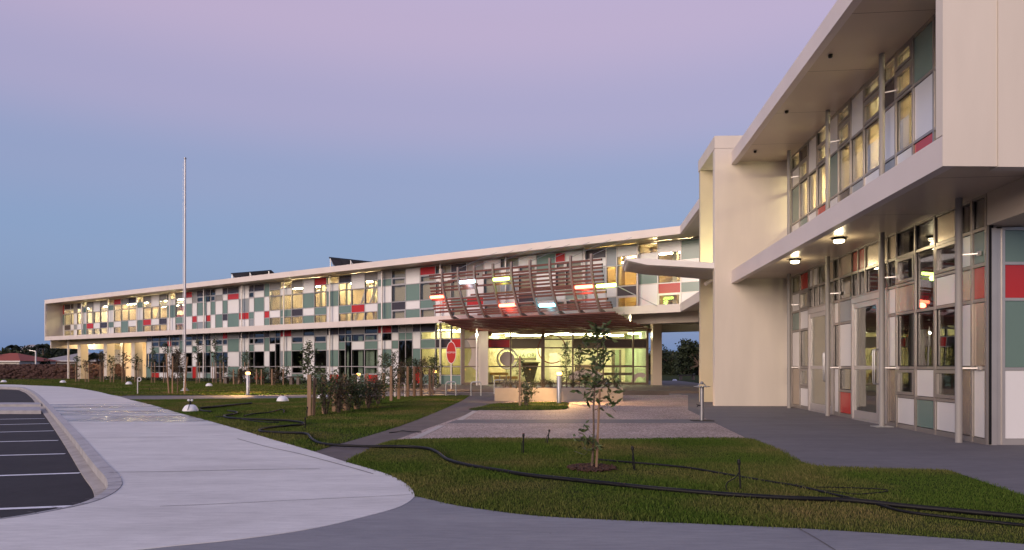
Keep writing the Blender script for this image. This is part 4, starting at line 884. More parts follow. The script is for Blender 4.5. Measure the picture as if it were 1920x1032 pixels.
def small_tree(base, h, crown0, wid, nl, lsize, asp, lm, label, cat, group=None, name='sapling', seed=0, trunk=.018, nb=14, lean=(0, 0), cluster=.07, updir=.3, shape=lambda t: math.sin(math.pi*min(1, .18+t*.82))**.7):
    r = np.random.default_rng(seed); base = Vector(base); root = empty(name, base, label, cat, group); b = MB()
    top = base+Vector((lean[0], lean[1], h*.96)); tr = [base.lerp(top, t)+Vector((r.normal()*.012*h*t, r.normal()*.012*h*t, 0)) for t in np.linspace(0, 1, 8)]
    b.tube(tr, [trunk*(1-.75*t) for t in np.linspace(0, 1, 8)], 7); P = []
    for k in range(nb):
        t = (k+.5)/nb*.96; z = crown0+(1-crown0)*t; c = base.lerp(top, z); a = k*2.4+r.uniform(-.5, .5); L_ = wid*shape(t)*r.uniform(.6, 1.15)
        lp_ = limb_pts(c, (math.cos(a), math.sin(a), .55+.5*t), L_, 4, .22, r); b.tube([Vector(q) for q in lp_], [trunk*.36*(1-.7*i/4) for i in range(5)], 5, False)
        m_ = max(3, int(nl/nb)); ts = r.uniform(.25, 1.05, m_)*4
        for q in ts: i = min(3, int(q)); f = q-i; P.append(lp_[i]*(1-f)+lp_[i+1]*f+r.normal(size=3)*cluster*wid)
    for q in r.uniform(crown0+.2*(1-crown0), 1.0, max(4, nl//12)): P.append(np.array(base.lerp(top, q))+r.normal(size=3)*cluster*wid*.7)
    b.build('trunk', bark_m, root, smooth=True)
    leaves('crown', np.array(P), lsize, asp, lm, root, seed+50, at_=base, updir=updir); return root
def shrub(base, h, wx, wy, nl, lsize, asp, lm, label, cat='shrub', group=None, name='shrub', seed=0, z0=.12, ns=9, updir=.3):
    r = np.random.default_rng(seed); base = Vector(base); root = empty(name, base, label, cat, group); b = MB(); P = []
    for k in range(ns):
        a = r.uniform(0, 6.28); sp_ = r.uniform(.1, 1); tip = base+Vector((math.cos(a)*wx*sp_, math.sin(a)*wy*sp_, h*r.uniform(.72, 1.05)*(1-.25*sp_)))
        st = [base+Vector((math.cos(a)*.03, math.sin(a)*.03, 0)), base.lerp(tip, .4)+Vector((0, 0, .1*h)), base.lerp(tip, .75)+Vector((r.normal()*.03, 0, .06*h)), tip]
        b.tube(st, [.012, .009, .006, .002], 5, False)
        for q in r.uniform(z0*3, 3, nl//ns):
            i = min(2, int(q)); f = q-i; c = st[i].lerp(st[i+1], f); P.append(np.array(c)+r.normal(size=3)*np.array([wx, wy, h*.35])*.20)
    b.build('stems', bark_m, root); P = np.array(P); P[:, 2] = np.maximum(P[:, 2], base.z+.04)
    leaves('foliage', P, lsize, asp, lm, root, seed+9, at_=base, updir=updir); return root
def stake(px, py, h, w, label, group, lean=0., D=None, tint=None):
    p = gnd(px, py) if D is None else Vector((xF(px, D), D, 0)); b = MB(); b.bar(p-Vector((0, 0, .15)), p+Vector((lean, random.uniform(-.02, .02), h)), w, w*.8); o = b.build('stake', tint or stake_m, at=p); tag(o, label, 'stake', group)
    return o
# young tree on the front lawn
t = gnd(1110, 880); root = small_tree(t, 1.72, .40, .37, 300, .12, .30, lf_green, 'young broad-leaved tree with a ring of mulch on the front lawn', 'tree', seed=3, trunk=.015, nb=17, lean=(.08, 0), cluster=.10, updir=.05)
r_ = np.random.default_rng(8); P = []; b = MB()
for k in range(9):
    a = r_.uniform(0, 6.28); z = r_.uniform(.12, .42); lp_ = limb_pts((t.x, t.y, z), (math.cos(a), math.sin(a), .6), r_.uniform(.12, .24), 3, .2, r_); b.tube([Vector(q) for q in lp_], .003, 4, False)
    for q in r_.uniform(.6, 3, 9): i = min(2, int(q)); P.append(lp_[i]+(lp_[i+1]-lp_[i])*(q-i)+r_.normal(size=3)*.015)
b.build('side_shoots', bark_m, root); leaves('side_leaves', np.array(P), .09, .36, lf_green, root, 31, at_=t, updir=0)
tag(stake(1117, 881, .93, .022, 'slim pale stake tied to the young tree on the front lawn', None, .05), cat='stake')
mul = mat('bark_mulch', (.065, .032, .022), .95, .4, 30, .6); b = MB(); r_ = np.random.default_rng(5)
for k in range(420):
    a, q = r_.uniform(0, 6.28), .28*math.sqrt(r_.uniform()); c = Vector((t.x+math.cos(a)*q, t.y+math.sin(a)*q, .012+r_.uniform(0, .02))); d = Vector((r_.normal(), r_.normal(), r_.normal()*.3)).normalized()*.025; b.bar(c-d, c+d, .016, .008)
tag(b.build('mulch', mul), 'ring of red-brown bark mulch round the foot of the young lawn tree', 'mulch', kind='stuff')
# staked hedge row in the middle lawn
row = [(580, 781, 1.45), (607, 777, 1.0), (626, 772.5, 1.05), (646, 770, 1.0), (667, 767, 1.05), (688, 760, 1.0)]
ordn = ['first', 'second', 'third', 'fourth', 'fifth', 'sixth', 'seventh', 'eighth', 'ninth', 'tenth', 'eleventh', 'twelfth', 'thirteenth', 'fourteenth', 'fifteenth']
for i, (px, py, h) in enumerate(row):
    p = gnd(px, py)+Vector((.24, .55, 0))
    shrub(p, h*1.0, .42, .34, 820, .08, .45, (lf_green, lf_bronze, lf_green)[i % 3], 'dense dark-leaved shrub, %s from the left in the staked row on the middle lawn' % ordn[i], group='staked shrubs on the middle lawn', seed=20+i, z0=.10, ns=14)
    stake(px, py, .98 if i else 1.0, .085, 'thick timber stake, %s from the left in the row on the middle lawn' % ordn[i], 'thick stakes on the middle lawn', lean=.0)
small_tree(gnd(578, 773), 1.85, .32, .42, 620, .085, .42, lf_green, 'taller leafy sapling rising above the left end of the staked shrub row', 'tree', seed=61, trunk=.02, nb=20, cluster=.09)
stake(587, 780, .92, .07, 'thick timber stake leaning beside the leftmost stake of the shrub row', 'thick stakes on the middle lawn', lean=.05)
row2 = [(719, 748, .95, 1.75), (733, 752, 1.2, 1.7), (747, 749, 1.15, 1.35), (764, 745, 1.2, 1.5), (776, 744.5, 1.2, 1.5), (789, 743, 1.2, 1.55), (806, 741.5, 1.1, 1.55), (812, 741, 1.1, 1.7)]
for i, (px, py, hs_, ht) in enumerate(row2):
    stake(px, py, hs_, .08, 'tall timber stake, %s from the left in the row beside the asphalt path' % ordn[i], 'tall stakes beside the asphalt path', lean=random.uniform(-.02, .02))
    small_tree(gnd(px+3, py-1.5), ht, .16, .50, 760, .075, .42, (lf_green, lf_dark, lf_bronze)[i % 3], 'leafy staked sapling, %s from the left in the row beside the asphalt path' % ordn[i], 'tree', 'staked saplings beside the asphalt path', seed=80+i, trunk=.02, nb=14, cluster=.10)
# island bush with its stake, planter trees
shrub(gnd(986, 762), .78, .34, .3, 420, .085, .48, lf_green, 'round glossy bush beside the stake on the small lawn before the planter', seed=41, ns=12, z0=.06)
small_tree(gnd(978, 761.5), 1.42, .62, .26, 110, .085, .42, lf_green, 'spindly sapling behind the stake on the small lawn before the planter', 'tree', seed=42, trunk=.012, nb=8)
stake(974.5, 762.5, 1.5, .055, 'lone slim stake on the small lawn before the planter', None)
# tripod-staked bushy tree by the flagpole and the saplings along the long wing
p = gnd(333, 737); small_tree(p, 2.0, .18, .62, 900, .10, .36, lf_bronze, 'bushy bronze-green tree held by leaning stakes next to the flagpole', 'tree', seed=70, trunk=.03, nb=24, cluster=.10, updir=.5)
for k, (px, ln, h) in enumerate(((317, -.12, 1.75), (323, .02, 1.65), (345, .16, 1.6))): stake(px, 738, h, .055, '%s of the three thin stakes round the bushy tree at the flagpole' % ('left', 'middle', 'right')[k] if 0 else ['leaning thin stake on the undercroft side of the bushy flagpole tree', 'upright thin stake close to the trunk of the bushy flagpole tree', 'leaning thin stake on the lamp side of the bushy flagpole tree'][k], 'thin stakes round the flagpole tree', lean=ln)
saps = [(145, 716, 2.0, 0), (163, 716.5, 1.6, 2), (191, 716.5, 2.4, 2), (210, 717, 2.0, 0), (232, 717, 2.2, 2), (256, 717, 2.0, 1), (287, 718, 2.7, 0), (310, 718, 3.0, 1), (371, 718.5, 3.2, 1), (402, 718.5, 3.3, 1), (416, 719, 2.1, 0), (462, 719, 2.2, 1)]
for i, (px, py, h, k) in enumerate(saps):
    small_tree(gnd(px, py), h, .42 if k != 0 else .2, .55, 170, .17, .42, (lf_green, lf_dark, lf_bronze)[k], 'thin sapling, %s from the left in the line before the long wing' % ordn[i], 'tree', 'thin saplings before the long wing', seed=120+i, trunk=.03, nb=11, cluster=.10, updir=.5)
    for e in (-1, 1): stake(px+e*3.2, py+.4, 1.5, .042, 'thin stake on the %s side of the %s thin sapling before the long wing' % ('undercroft' if e < 0 else 'entrance', ordn[i]), 'thin stakes before the long wing')
for i, (px, py, w) in enumerate(((442, 721, .7), (485, 721, .6), (494, 721.5, .5), (514, 722, .6), (535, 721.5, .5), (452, 720, .4), (470, 720, .4))):
    shrub(gnd(px, py), 1.25, w, .4, 300, .15, .45, (lf_bronze, lf_green, lf_dark)[i % 3], 'low shrub, %s planted in the bed under the long wing near the lamp' % ordn[i], group='low shrubs under the long wing', seed=150+i, ns=8)
    stake(px-4, py+.5, 1.0, .07, 'short stake at the %s low shrub under the long wing' % ordn[i], 'short stakes under the long wing')
cov = []
r_ = np.random.default_rng(12)
for k in range(5200):
    a = sL(r_.uniform(205, 640)); q = FL.pt(a, r_.uniform(.4, 1.5), 0); cov.append((q.x, q.y, r_.uniform(.0, .22)))
tag(leaves('ground_cover', np.array(cov), .16, .4, lf_dark, None, 77, updir=.6), 'dark low ground cover in the bed along the foot of the long wing', 'ground cover', kind='stuff')

# planter box in front of the entrance
pl_ = empty('planter', gnd(1047, 752), 'long raised concrete planter box in front of the entrance', 'planter'); pc = mat('planter_concrete', (.235, .215, .20), .8, .12, 2, .25)
x0, x1, y0, y1, zt_ = xF(927, 24), xF(1168, 24), 24.0, 25.4, .45
b = MB(); b.box(x0, x1, y0, y0+.15, -.05, zt_); b.box(x0, x1, y1-.15, y1, -.05, zt_); b.box(x0, x0+.15, y0+.151, y1-.151, -.05, zt_-.001); b.box(x1-.15, x1, y0+.151, y1-.151, -.05, zt_-.001); b.build('wall', pc, pl_, bevel=.012)
b = MB(); b.box(x0+.15, x1-.15, y0+.15, y1-.15, .1, zt_-.06); b.build('soil', mul, pl_)
for i, (px, h, sd_) in enumerate(((1062, 1.75, 4), (1086, 1.6, 5))):
    c = Vector((xF(px, 24.7), 24.7, zt_-.06)); small_tree(c, h, .12, .34, 620, .075, .38, lf_dark if i else lf_green, ('left' if i == 0 else 'right')+' of the two upright leafy trees growing in the planter', 'tree', 'planter trees', seed=200+sd_, trunk=.02, nb=22, cluster=.10, updir=.6)
r_ = np.random.default_rng(4)
for i, px in enumerate((945, 958, 972, 1000, 1018, 1034, 1050, 1075, 1100, 1120, 1140, 1156)):
    c = Vector((xF(px, 24.6), 24.5+r_.uniform(-.2, .3), zt_-.06)); shrub(c, r_.uniform(.28, .45), .24, .22, 260, .10, .12, lf_grey if i < 3 else (lf_dark if i % 2 else lf_bronze), ('fine grey tuft' if i < 3 else 'low leafy tuft')+', %s from the left in the planter box' % ordn[i], group='tufts in the planter', name='tuft', seed=230+i, ns=10, updir=1.2)

# ------------------------------------------------------------------ lamps, sign, pole and small things on the lawns
glow = emit('bollard_glow', (1, .46, .11), 7)
def bollard(px, pyb, pyt, label, e=28):
    p = gnd(px, pyb); h = (pyb-pyt)*p.y/F; r = empty('bollard_light', p, label, 'lamp', 'bollard lights')
    b = MB(); b.lathe(p, [(.1, 0), (.1, .012), (.074, .02), (.074, h-.155), (.07, h-.15)], 20); b.build('column', galv, r, smooth=True)
    b = MB(); b.lathe(p, [(.05, h-.149), (.085, h-.135), (.098, h-.10), (.085, h-.058), (.05, h-.045)], 20); b.build('lens', glow, r, smooth=True)
    b = MB(); b.lathe(p, [(.072, h-.044), (.08, h-.035), (.08, h-.02), (.03, h)], 20); b.build('cap', galv, r, smooth=True)
    for a in (200, 320, 80):
        d = Vector((math.sin(R(a))*math.cos(R(38)), math.cos(R(a))*math.cos(R(38)), -math.sin(R(38)))); q = p+Vector((d.x*.16, d.y*.16, h-.10))
        o = lamp('bollard_lamp', q, e*6, (1, .56, .20), .04, r, 'SPOT', spot_size=R(96), spot_blend=.6); o.rotation_euler = (-d).to_track_quat('Z', 'Y').to_euler()
bollard(1048.5, 757, 695, 'lit bollard lamp standing in front of the planter box', 55)
bollard(465, 740.5, 696, 'lit bollard lamp by the cross path, right of the flagpole', 50)
bollard(672, 735, 699, 'lit bollard lamp glowing behind the staked shrub row', 40)
bollard(815, 737, 693, 'lit bollard lamp behind the last tall stakes near the reception sign', 22)
# flagpole
p = gnd(346.5, 733); fpole = empty('flagpole', p, 'tall bare silver flagpole on the lawn before the long wing', 'flagpole'); h = (733-299)*p.y/F
b = MB(); b.tube([p, p+Vector((0, 0, h*.5)), p+Vector((.02, 0, h))], [.062, .055, .042], 14); b.build('pole', mat('pole_silver', (.56, .55, .56), .4, .03, 2, 0, .3), fpole, smooth=True)
b = MB(); b.lathe(p+Vector((.02, 0, h)), [(.03, 0), (.06, .02), (.06, .07), (.02, .1)], 12); b.build('finial', steel, fpole, smooth=True)
b = MB(); b.lathe(p, [(.2, 0), (.2, .03), (.12, .05), (.12, .12)], 14); b.build('base_collar', galv, fpole)
b = MB(); b.tube([p+Vector((-.1, -.02, 1.1)), p+Vector((-.07, -.02, h-.1))], .008, 5); b.build('halyard', white_pl, fpole)
# reception sign
D = 33.; c = at(846, 661.5, D); sg = empty('reception_sign', (c.x, D, .05), 'red oval sign lettered RECEPTION on a pale post beside the lobby', 'sign'); k = D/F
def ell(rx, rz, y, d, m, name):
    b = MB(); n = 40; A = [Vector((c.x+math.cos(2*math.pi*i/n)*rx, y, c.z+math.sin(2*math.pi*i/n)*rz)) for i in range(n)]; o = len(b.v)
    b.v += A+[a+Vector((0, d, 0)) for a in A]; b.f.append(tuple(range(n))); b.f.append(tuple(n+i for i in reversed(range(n))))
    for i in range(n): j = (i+1) % n; b.f.append((j, i, n+i, n+j))
    return b.build(name, m, sg)
sign_red = mat('sign_red', (.50, .020, .012), .4, .03, 2)
ell(9.3*k, 20.8*k, D-.02, .045, white_pl, 'board_edge'); ell(8.4*k, 19.6*k, D-.026, .02, sign_red, 'board')
text('RECEPTION', (c.x, D-.030, c.z), .115, white_pl, sg, xs=.70)
b = MB(); b.tube([Vector((c.x, D+.05, .05)), Vector((c.x, D+.05, c.z+.6))], .028, 10); b.build('post', white_pt, sg, smooth=True)
# cycle hoops
for i, (px, py) in enumerate(((750, 745), (845.5, 742.5), (892.5, 742.5), (936, 739))):
    p = gnd(px, py); w = 9.3*p.y/F; h = 26*p.y/F; pts = [(-w, 0)]+[(-w+.09*(1-math.cos(a)), h-.09+.09*math.sin(a)) for a in np.linspace(0, math.pi/2, 5)]+[(w-.09*(1-math.sin(a)), h-.09+.09*math.cos(a)) for a in np.linspace(0, math.pi/2, 5)]+[(w, 0)]
    b = MB(); b.tube([Vector((p.x+q, p.y, p.z+z)) for q, z in pts], .026, 10); o = b.build('cycle_hoop', white_pt if i == 0 else galv, smooth=True, at=p)
    tag(o, ['white cycle hoop half hidden among the tall stakes', 'silver cycle hoop under the red reception sign', 'silver cycle hoop in front of the pale lobby column', 'silver cycle hoop at the corner of the planter box'][i], 'bike rack', 'cycle hoops')
# drinking fountain
p = gnd(1316, 789.5); df = empty('drinking_fountain', p, 'slim steel drinking fountain on a dark base plate at the plaza edge', 'drinking fountain')
b = MB(); b.box(p.x-.23, p.x+.23, p.y-.15, p.y+.15, .002, .014); b.build('base_plate', black_pl, df)
b = MB(); b.tube([p+Vector((0, 0, .014)), p+Vector((0, 0, .74))], .045, 16); b.build('column', steel, df, smooth=True)
b = MB(); b.lathe(p+Vector((0, 0, .735)), [(.045, 0), (.10, .006), (.175, .012), (.18, .025), (.12, .02), (.03, .016)], 24); b.build('bowl', galv, df, smooth=True)
b = MB(); b.tube([p+Vector((-.09, 0, .76)), p+Vector((-.05, 0, .81)), p+Vector((0, 0, .835)), p+Vector((.05, 0, .81)), p+Vector((.09, 0, .76))], .012, 8); b.lathe(p+Vector((0, 0, .80)), [(.02, 0), (.035, .02), (.035, .05), (.015, .065)], 12); b.build('spout', steel, df, smooth=True)
b = MB(); b.tube([p+Vector((-.04, -.02, .34)), p+Vector((-.10, -.04, .34)), p+Vector((-.115, -.045, .31))], .011, 8); b.bar(p+Vector((-.08, -.04, .36)), p+Vector((-.13, -.04, .37)), .012, .012); b.build('tap', black_pl, df)
# white dome covers
def dome(px, py, knob, label):
    p = gnd(px, py); r = empty('dome_cover', p, label, 'dome cover', 'white dome covers on the lawn')
    b = MB(); b.lathe(p, [(.20, 0), (.205, .02), (.19, .06), (.165, .105), (.13, .15), (.08, .175), (.02, .18)], 24); b.build('shell', white_pl, r, smooth=True)
    b = MB(); b.lathe(p+Vector((0, 0, .178)), [(.03, 0), (.035, .02), (.02, .03), (.018, .05)] if not knob else [(.025, 0), (.03, .05), (.02, .07), (.018, .1)], 10); b.build('knob', black_pl, r)
    if knob:
        b = MB()
        for e in (-1, 1): b.lathe(p+Vector((e*.045, -.01, .265)), [(.01, 0), (.032, .02), (.032, .045), (.01, .06)], 10)
        b.build('twin_jets', white_pl, r)
        b = MB(); b.tube([p+Vector((.01, -.06, .2)), p+Vector((.03, -.165, .13)), p+Vector((.02, -.2, .04))], .008, 6); b.build('lead', black_pl, r)
for a_ in ((357, 771.5, True, 'nearest white dome with twin jets on top, beside the wide concrete path'), (530, 752.5, False, 'white dome left of the staked shrub row on the middle lawn'), (605, 748, False, 'white dome almost hidden behind the staked shrubs'),
           (392, 724.5, False, 'white dome between the flagpole and the bollard lamp'), (241.5, 721, False, 'white dome on the far lawn before the undercroft columns'), (118, 718, False, 'white dome before the rock wall left of the undercroft'), (7, 717.5, False, 'farthest white dome at the very edge of the rock wall and car park'),
           (1265, 715.5, False, 'white dome on the grass seen through the passage under the corner')): dome(*a_)
# black irrigation risers
def riser(px, pyb, pyt, label, lean, loop=False, red=False):
    p = gnd(px, pyb); h = (pyb-pyt)*p.y/F; r = empty('sprinkler_riser', p, label, 'sprinkler', 'black sprinkler risers on the grass'); t_ = p+Vector((lean, 0, h))
    b = MB(); b.tube([p-Vector((0, 0, .03)), p.lerp(t_, .85)], .009, 8); b.build('stem', black_pl, r)
    b = MB(); b.tube([p.lerp(t_, .84), p.lerp(t_, .9), p.lerp(t_, 1.)], [.016, .018, .014], 8); b.build('head', black_pl, r)
    if red: b = MB(); b.tube([p.lerp(t_, .93), p.lerp(t_, 1.02)], .0135, 8); b.build('nozzle', mat('nozzle_pink', (.30, .10, .10), .5), r)
    b = MB(); pts = [p.lerp(t_, .62), p.lerp(t_, .5)+Vector((-.05, -.02, -.02)), p+Vector((-.14, -.03, h*.28)), p+Vector((-.15, -.04, h*.08)), p+Vector((-.1, -.05, .005))] if loop else [p.lerp(t_, .7), p.lerp(t_, .5)+Vector((-.02, -.012, 0)), p+Vector((-.022, -.02, .02))]
    b.tube(smooth_poly(pts, 4), .005, 6); b.build('feed_tube', black_pl, r)
riser(981.5, 852, 813, 'upright black riser with a pinkish nozzle on the front lawn', 0, False, True)
riser(1025.5, 832, 805.5, 'black riser leaning right near the plaza edge', .04)
riser(1191, 883, 837, 'leaning black riser right of the young lawn tree', -.035)
riser(1389, 921, 862, 'nearest black riser with a looping feed tube on the front lawn', -.02, True)
riser(572.5, 804.5, 783, 'black riser beside the hose bend below the shrub row', 0)
riser(575.5, 785, 763, 'black riser close against the leftmost stake of the shrub row', .01)
riser(281, 733, 727.5, 'tiny black riser on the far lawn near the white hooked rod', .0)
# hoses
hose_m = mat('hose_black', (.006, .006, .008), .5, .25, 12, .1, spec=.22); hose_g = mat('hose_grey', (.09, .09, .085), .45, .2, 12, .1)
def hose(pts, r, label, m=hose_m, name='hose'):
    w = [gnd(x, y, r*.9) for x, y in pts]; w = [Vector((q.x, q.y, r*.9+.012)) for q in w]; b = MB(); b.tube(smooth_poly(w, 6), r, 9); o = b.build(name, m, smooth=True, at=w[0]); tag(o, label, 'hose', 'hoses lying on the lawns'); return o
hose([(427, 771), (444, 774), (440, 777), (420, 780.5), (430, 785), (465, 787), (500, 788.2), (540, 790), (567, 793.5), (570, 796), (560, 798), (530, 800.5), (500, 804), (487, 807), (488, 810), (500, 811.5), (530, 812.8), (562, 813.5), (577, 816), (584, 824), (598, 832), (622, 836), (665, 838), (702, 838.8), (765, 839.5), (802, 843), (820, 850), (840, 864), (880, 875), (940, 885), (990, 893), (1065, 901), (1140, 909), (1220, 917.5), (1360, 929.5), (1477, 936.5), (1593, 941), (1710, 953), (1920, 972.5), (2150, 996)], .021, 'long thick black hose winding across path and front lawn to the picture edge')
hose([(1120, 864), (1180, 869), (1240, 874), (1295, 880), (1375, 894), (1445, 906), (1495, 914), (1564, 930), (1640, 947), (1695, 962), (1797, 975), (1920, 988), (2150, 1012)], .012, 'thinner dark hose passing the risers and under the thick hose')
hose([(376, 766), (395, 764.5), (425, 761.5), (450, 759), (472, 757)], .03, 'dark hose length on the middle lawn right of the nearest dome')
hose([(457, 781), (475, 777), (500, 775), (512, 772.5), (527, 769), (533, 771), (531, 775)], .014, 'dark hose piece curling up near the middle of the middle lawn')
hose([(404, 783), (430, 783.5), (470, 790), (500, 793), (523, 793)], .012, 'slack dark hose lying next to the first bends of the thick hose')
hose([(1488, 913), (1500, 909), (1507, 913), (1500, 917), (1530, 921), (1570, 925), (1605, 929), (1640, 927), (1664, 923), (1650, 919.5), (1590, 917), (1530, 916)], .005, 'thin wiry tube loop lying on the front lawn')
hose([(730, 813), (744, 811.5), (755, 809.5), (770, 811), (790, 811.5)], .009, 'short black tube lying across the asphalt path')
hose([(375, 770), (385, 772), (397, 773)], .022, 'dark hose coupling lying at the foot of the nearest dome')
hose([(1077, 848), (1085, 851), (1096, 855)], .005, 'pale wire end in the grass left of the young tree', hose_g)
# hooked white rod on the far lawn, paper scrap
p = gnd(258, 738.5); b = MB(); h = 32*p.y/F; kk = p.y/F
b.tube([p, p+Vector((0, 0, h*.82))]+[p+Vector((3.2*kk+3.2*kk*math.cos(a), 0, h*.84+3.6*kk*math.sin(a))) for a in np.linspace(math.pi, -math.pi*.8, 12)], .02, 8); tag(b.build('hooked_rod', white_pt, at=p), 'thin white rod with a hooked top standing on the far lawn', 'rod')
# benches
for i, (x0_, x1_, yb, yt, D) in enumerate(((419, 455, 718.5, 706.5, 47.5), (541, 566, 719, 706, 45.0), (1272, 1304, 721, 713, 62.))):
    a, c_ = xF(x0_, D), xF(x1_, D); zt2 = max(.42, EYE+(HY-yt)/F*D); r = empty('bench', ((a+c_)/2, D, 0), ['low dark-topped bench under the long wing just left of the bollard lamp', 'low dark-topped bench under the long wing right of the bollard lamp', 'dark table-like bench on the grass beyond the passage'][i], 'bench', 'benches')
    b = MB(); b.box(a, c_, D-.25, D+.25, zt2-.07, zt2); b.build('seat', mat('bench_dark', (.045, .035, .032), .6, .2, 4), r)
    b = MB(); b.box(a+.12, a+.3, D-.2, D+.2, -.03, zt2-.071); b.build('leg', mat('bench_leg', (.16, .13, .11), .8, .1, 4), r); b = MB(); b.box(c_-.3, c_-.12, D-.2, D+.2, -.03, zt2-.071); b.build('leg', MATS['bench_leg'], r)

# ------------------------------------------------------------------ beyond the school
hill = mat('hill_scrub', (.03, .04, .02), .95, .3, .05)
b = MB(); n = 24
for i in range(n):
    for j in range(10): pass
V = []; Fs = []
for i in range(41):
    for j in range(17):
        x, y = -340+i*10, 130+j*14; h = -.35+7*math.exp(-((x+175)/70)**2-((y-260)/70)**2)
        V.append((x, y, h))
for i in range(40):
    for j in range(16): a = i*17+j; Fs.append((a, a+17, a+18, a+1))
tag(mesh_np('hill', np.array(V), np.array(Fs), hill), kind='structure')
# lava rock wall: hundreds of small stones piled on a core
rw = empty('rock_wall', (-47, 70, -.3), 'low dark red-brown rock wall along the far side of the lawn', 'wall'); rock = mat('lava_rock', (.050, .024, .020), .95, .5, 4, .6, col2=(.10, .052, .044))
b = MB(); b.box(-120, -36, 70.4, 71.6, -.4, 1.15); b.build('core', rock, rw)
r_ = np.random.default_rng(3); V = []; Fs = []
cube = np.array([[-1, -1, -1], [1, -1, -1], [1, 1, -1], [-1, 1, -1], [-1, -1, 1], [1, -1, 1], [1, 1, 1], [-1, 1, 1]], float)*.5; cf = np.array([[3, 2, 1, 0], [4, 5, 6, 7], [0, 1, 5, 4], [1, 2, 6, 5], [2, 3, 7, 6], [3, 0, 4, 7]])
for k in range(6500):
    x = r_.uniform(-62, -36); z = r_.uniform(-.3, 1.34); c = np.array([x, 70.35-r_.uniform(0, .25)+max(0, z-.9)*.7, z]); s_ = r_.uniform(.10, .30)*np.array([1.3, 1, .75]); q = cube*s_*(1+r_.normal(size=(8, 3))*.22)+c
    Fs.append(cf+len(V)*8); V.append(q)
o = mesh_np('stones', np.concatenate(V), np.concatenate(Fs), rock, rw, (-47, 70, -.3)); o['kind'] = 'stuff'
def far_tree(px, D, h, w, seed, label, cat='tree', nl=2600, ls=.55, z0=0., lm=lf_far, group='far trees beyond the school', trunk=.22, low=.12):
    base = Vector((xF(px, D), D, z0)); r = np.random.default_rng(seed); root = empty('broad_tree', base, label, cat, group); b = MB(); b.tube([base-Vector((0, 0, .5)), base+Vector((r.normal()*.2, 0, h*.5)), base+Vector((r.normal()*.3, 0, h*.85))], [trunk, trunk*.7, trunk*.2], 7)
    P = []; nb = 16
    for k in range(nb):
        a, rr, zz = r.uniform(0, 6.28), r.uniform(.1, .85)**.6*w, h*r.uniform(low+.1, .88); cr2 = r.uniform(.22, .42)*w
        c = np.array([base.x+math.cos(a)*rr*(1-.5*abs(zz/h-.5)), base.y+math.sin(a)*rr*.7, base.z+zz]); b.tube([base+Vector((0, 0, h*.3)), Vector(c)], [trunk*.4, .02], 5, False)
        d = r.normal(size=(nl//nb, 3)); d /= np.linalg.norm(d, axis=1)[:, None]; P.append(c+d*cr2*r.uniform(.5, 1.1, (nl//nb, 1))*np.array([1, 1, .8]))
    b.build('trunk', bark_m, root); leaves('crown', np.concatenate(P), ls, .6, lm, root, seed+3, at_=base); return root
def palm(px, D, h, L_, seed, label, z0=0.):
    base = Vector((xF(px, D), D, z0)); r = np.random.default_rng(seed); root = empty('palm_tree', base, label, 'palm', 'palms beyond the school'); b = MB(); top = base+Vector((.1, 0, h)); b.tube([base-Vector((0, 0, .5)), base.lerp(top, .5)+Vector((.1, 0, 0)), top], [.2, .16, .14], 8); b.build('trunk', bark_m, root)
    fm = MB(); P = []
    for k in range(22):
        a = k*2.4; el_ = r.uniform(.1, 1.2); q = [top+Vector((math.cos(a)*math.cos(el_)*L_*t, math.sin(a)*math.cos(el_)*L_*t, math.sin(el_)*L_*t-.85*L_*t*t)) for t in np.linspace(0, 1, 7)]
        fm.tube(q, [.05, .045, .04, .03, .025, .02, .01], 5, False)
        for t in np.linspace(.6, 5.95, 46):
            i = int(t); c = q[i].lerp(q[min(6, i+1)], t-i); sd_ = Vector((-math.sin(a), math.cos(a), 0))
            for e in (-1, 1):
                tip = c+sd_*e*L_*.22+Vector((math.cos(a)*.12*L_, math.sin(a)*.12*L_, -.14*L_)); n = len(fm.v); w = Vector((math.cos(a)*.05, math.sin(a)*.05, 0)); fm.v += [c-w, c+w, tip]; fm.f.append((n, n+1, n+2))
    fm.build('fronds', lf_far, root); return root
# left background: trees, palms and houses
spec = [(-25, 115, 3.6, 4.0, 'dark tree behind the red-roofed house at the picture edge'), (30, 150, 4.5, 7, 'broad dark tree below the white hill house'), (52, 135, 3.9, 5, 'dark tree between the red roof and the grey roof'), (12, 170, 6.0, 6, 'rounded dark tree under the hill top, left of the lamp post'),
        (62, 118, 3.0, 4.0, 'low dark tree behind the lamp post at the rock wall'), (105, 165, 5.6, 5, 'dark tree left of the undercroft, behind the grey roof'), (124, 175, 6.6, 5, 'tallest dark tree rising behind the first undercroft post'), (45, 225, 9.5, 8, 'dark tree in front of the white hill house'), (95, 210, 8.6, 7, 'dark tree right of the white hill house'), (205, 130, 4.0, 5, 'dark tree seen between the undercroft columns')]
for i, (px, D, h, w, lb) in enumerate(spec): far_tree(px, D, h*.8, w*.7, 300+i, lb, ls=.9 if D > 140 else .6, nl=1800)
palm(80, 150, 5.4, 3.0, 1, 'palm with spreading fronds left of the undercroft'); palm(128, 140, 5.2, 3.0, 2, 'palm half hidden behind the first undercroft post'); palm(181, 120, 2.8, 3.2, 3, 'low palm drooping behind the undercroft columns'); palm(24, 190, 6.4, 2.8, 4, 'small distant palm left of the hill house')
roof_r = mat('roof_terracotta', (.30, .065, .035), .8, .15, 3, .3, stretch=(1, 1, 6)); roof_g = mat('roof_grey', (.30, .28, .27), .75, .08, 2, .2); brick_m = mat('house_brick', (.19, .075, .055), .9, .2, 5, .2); wh = mat('house_white', (.72, .69, .66), .7, .04, 1)
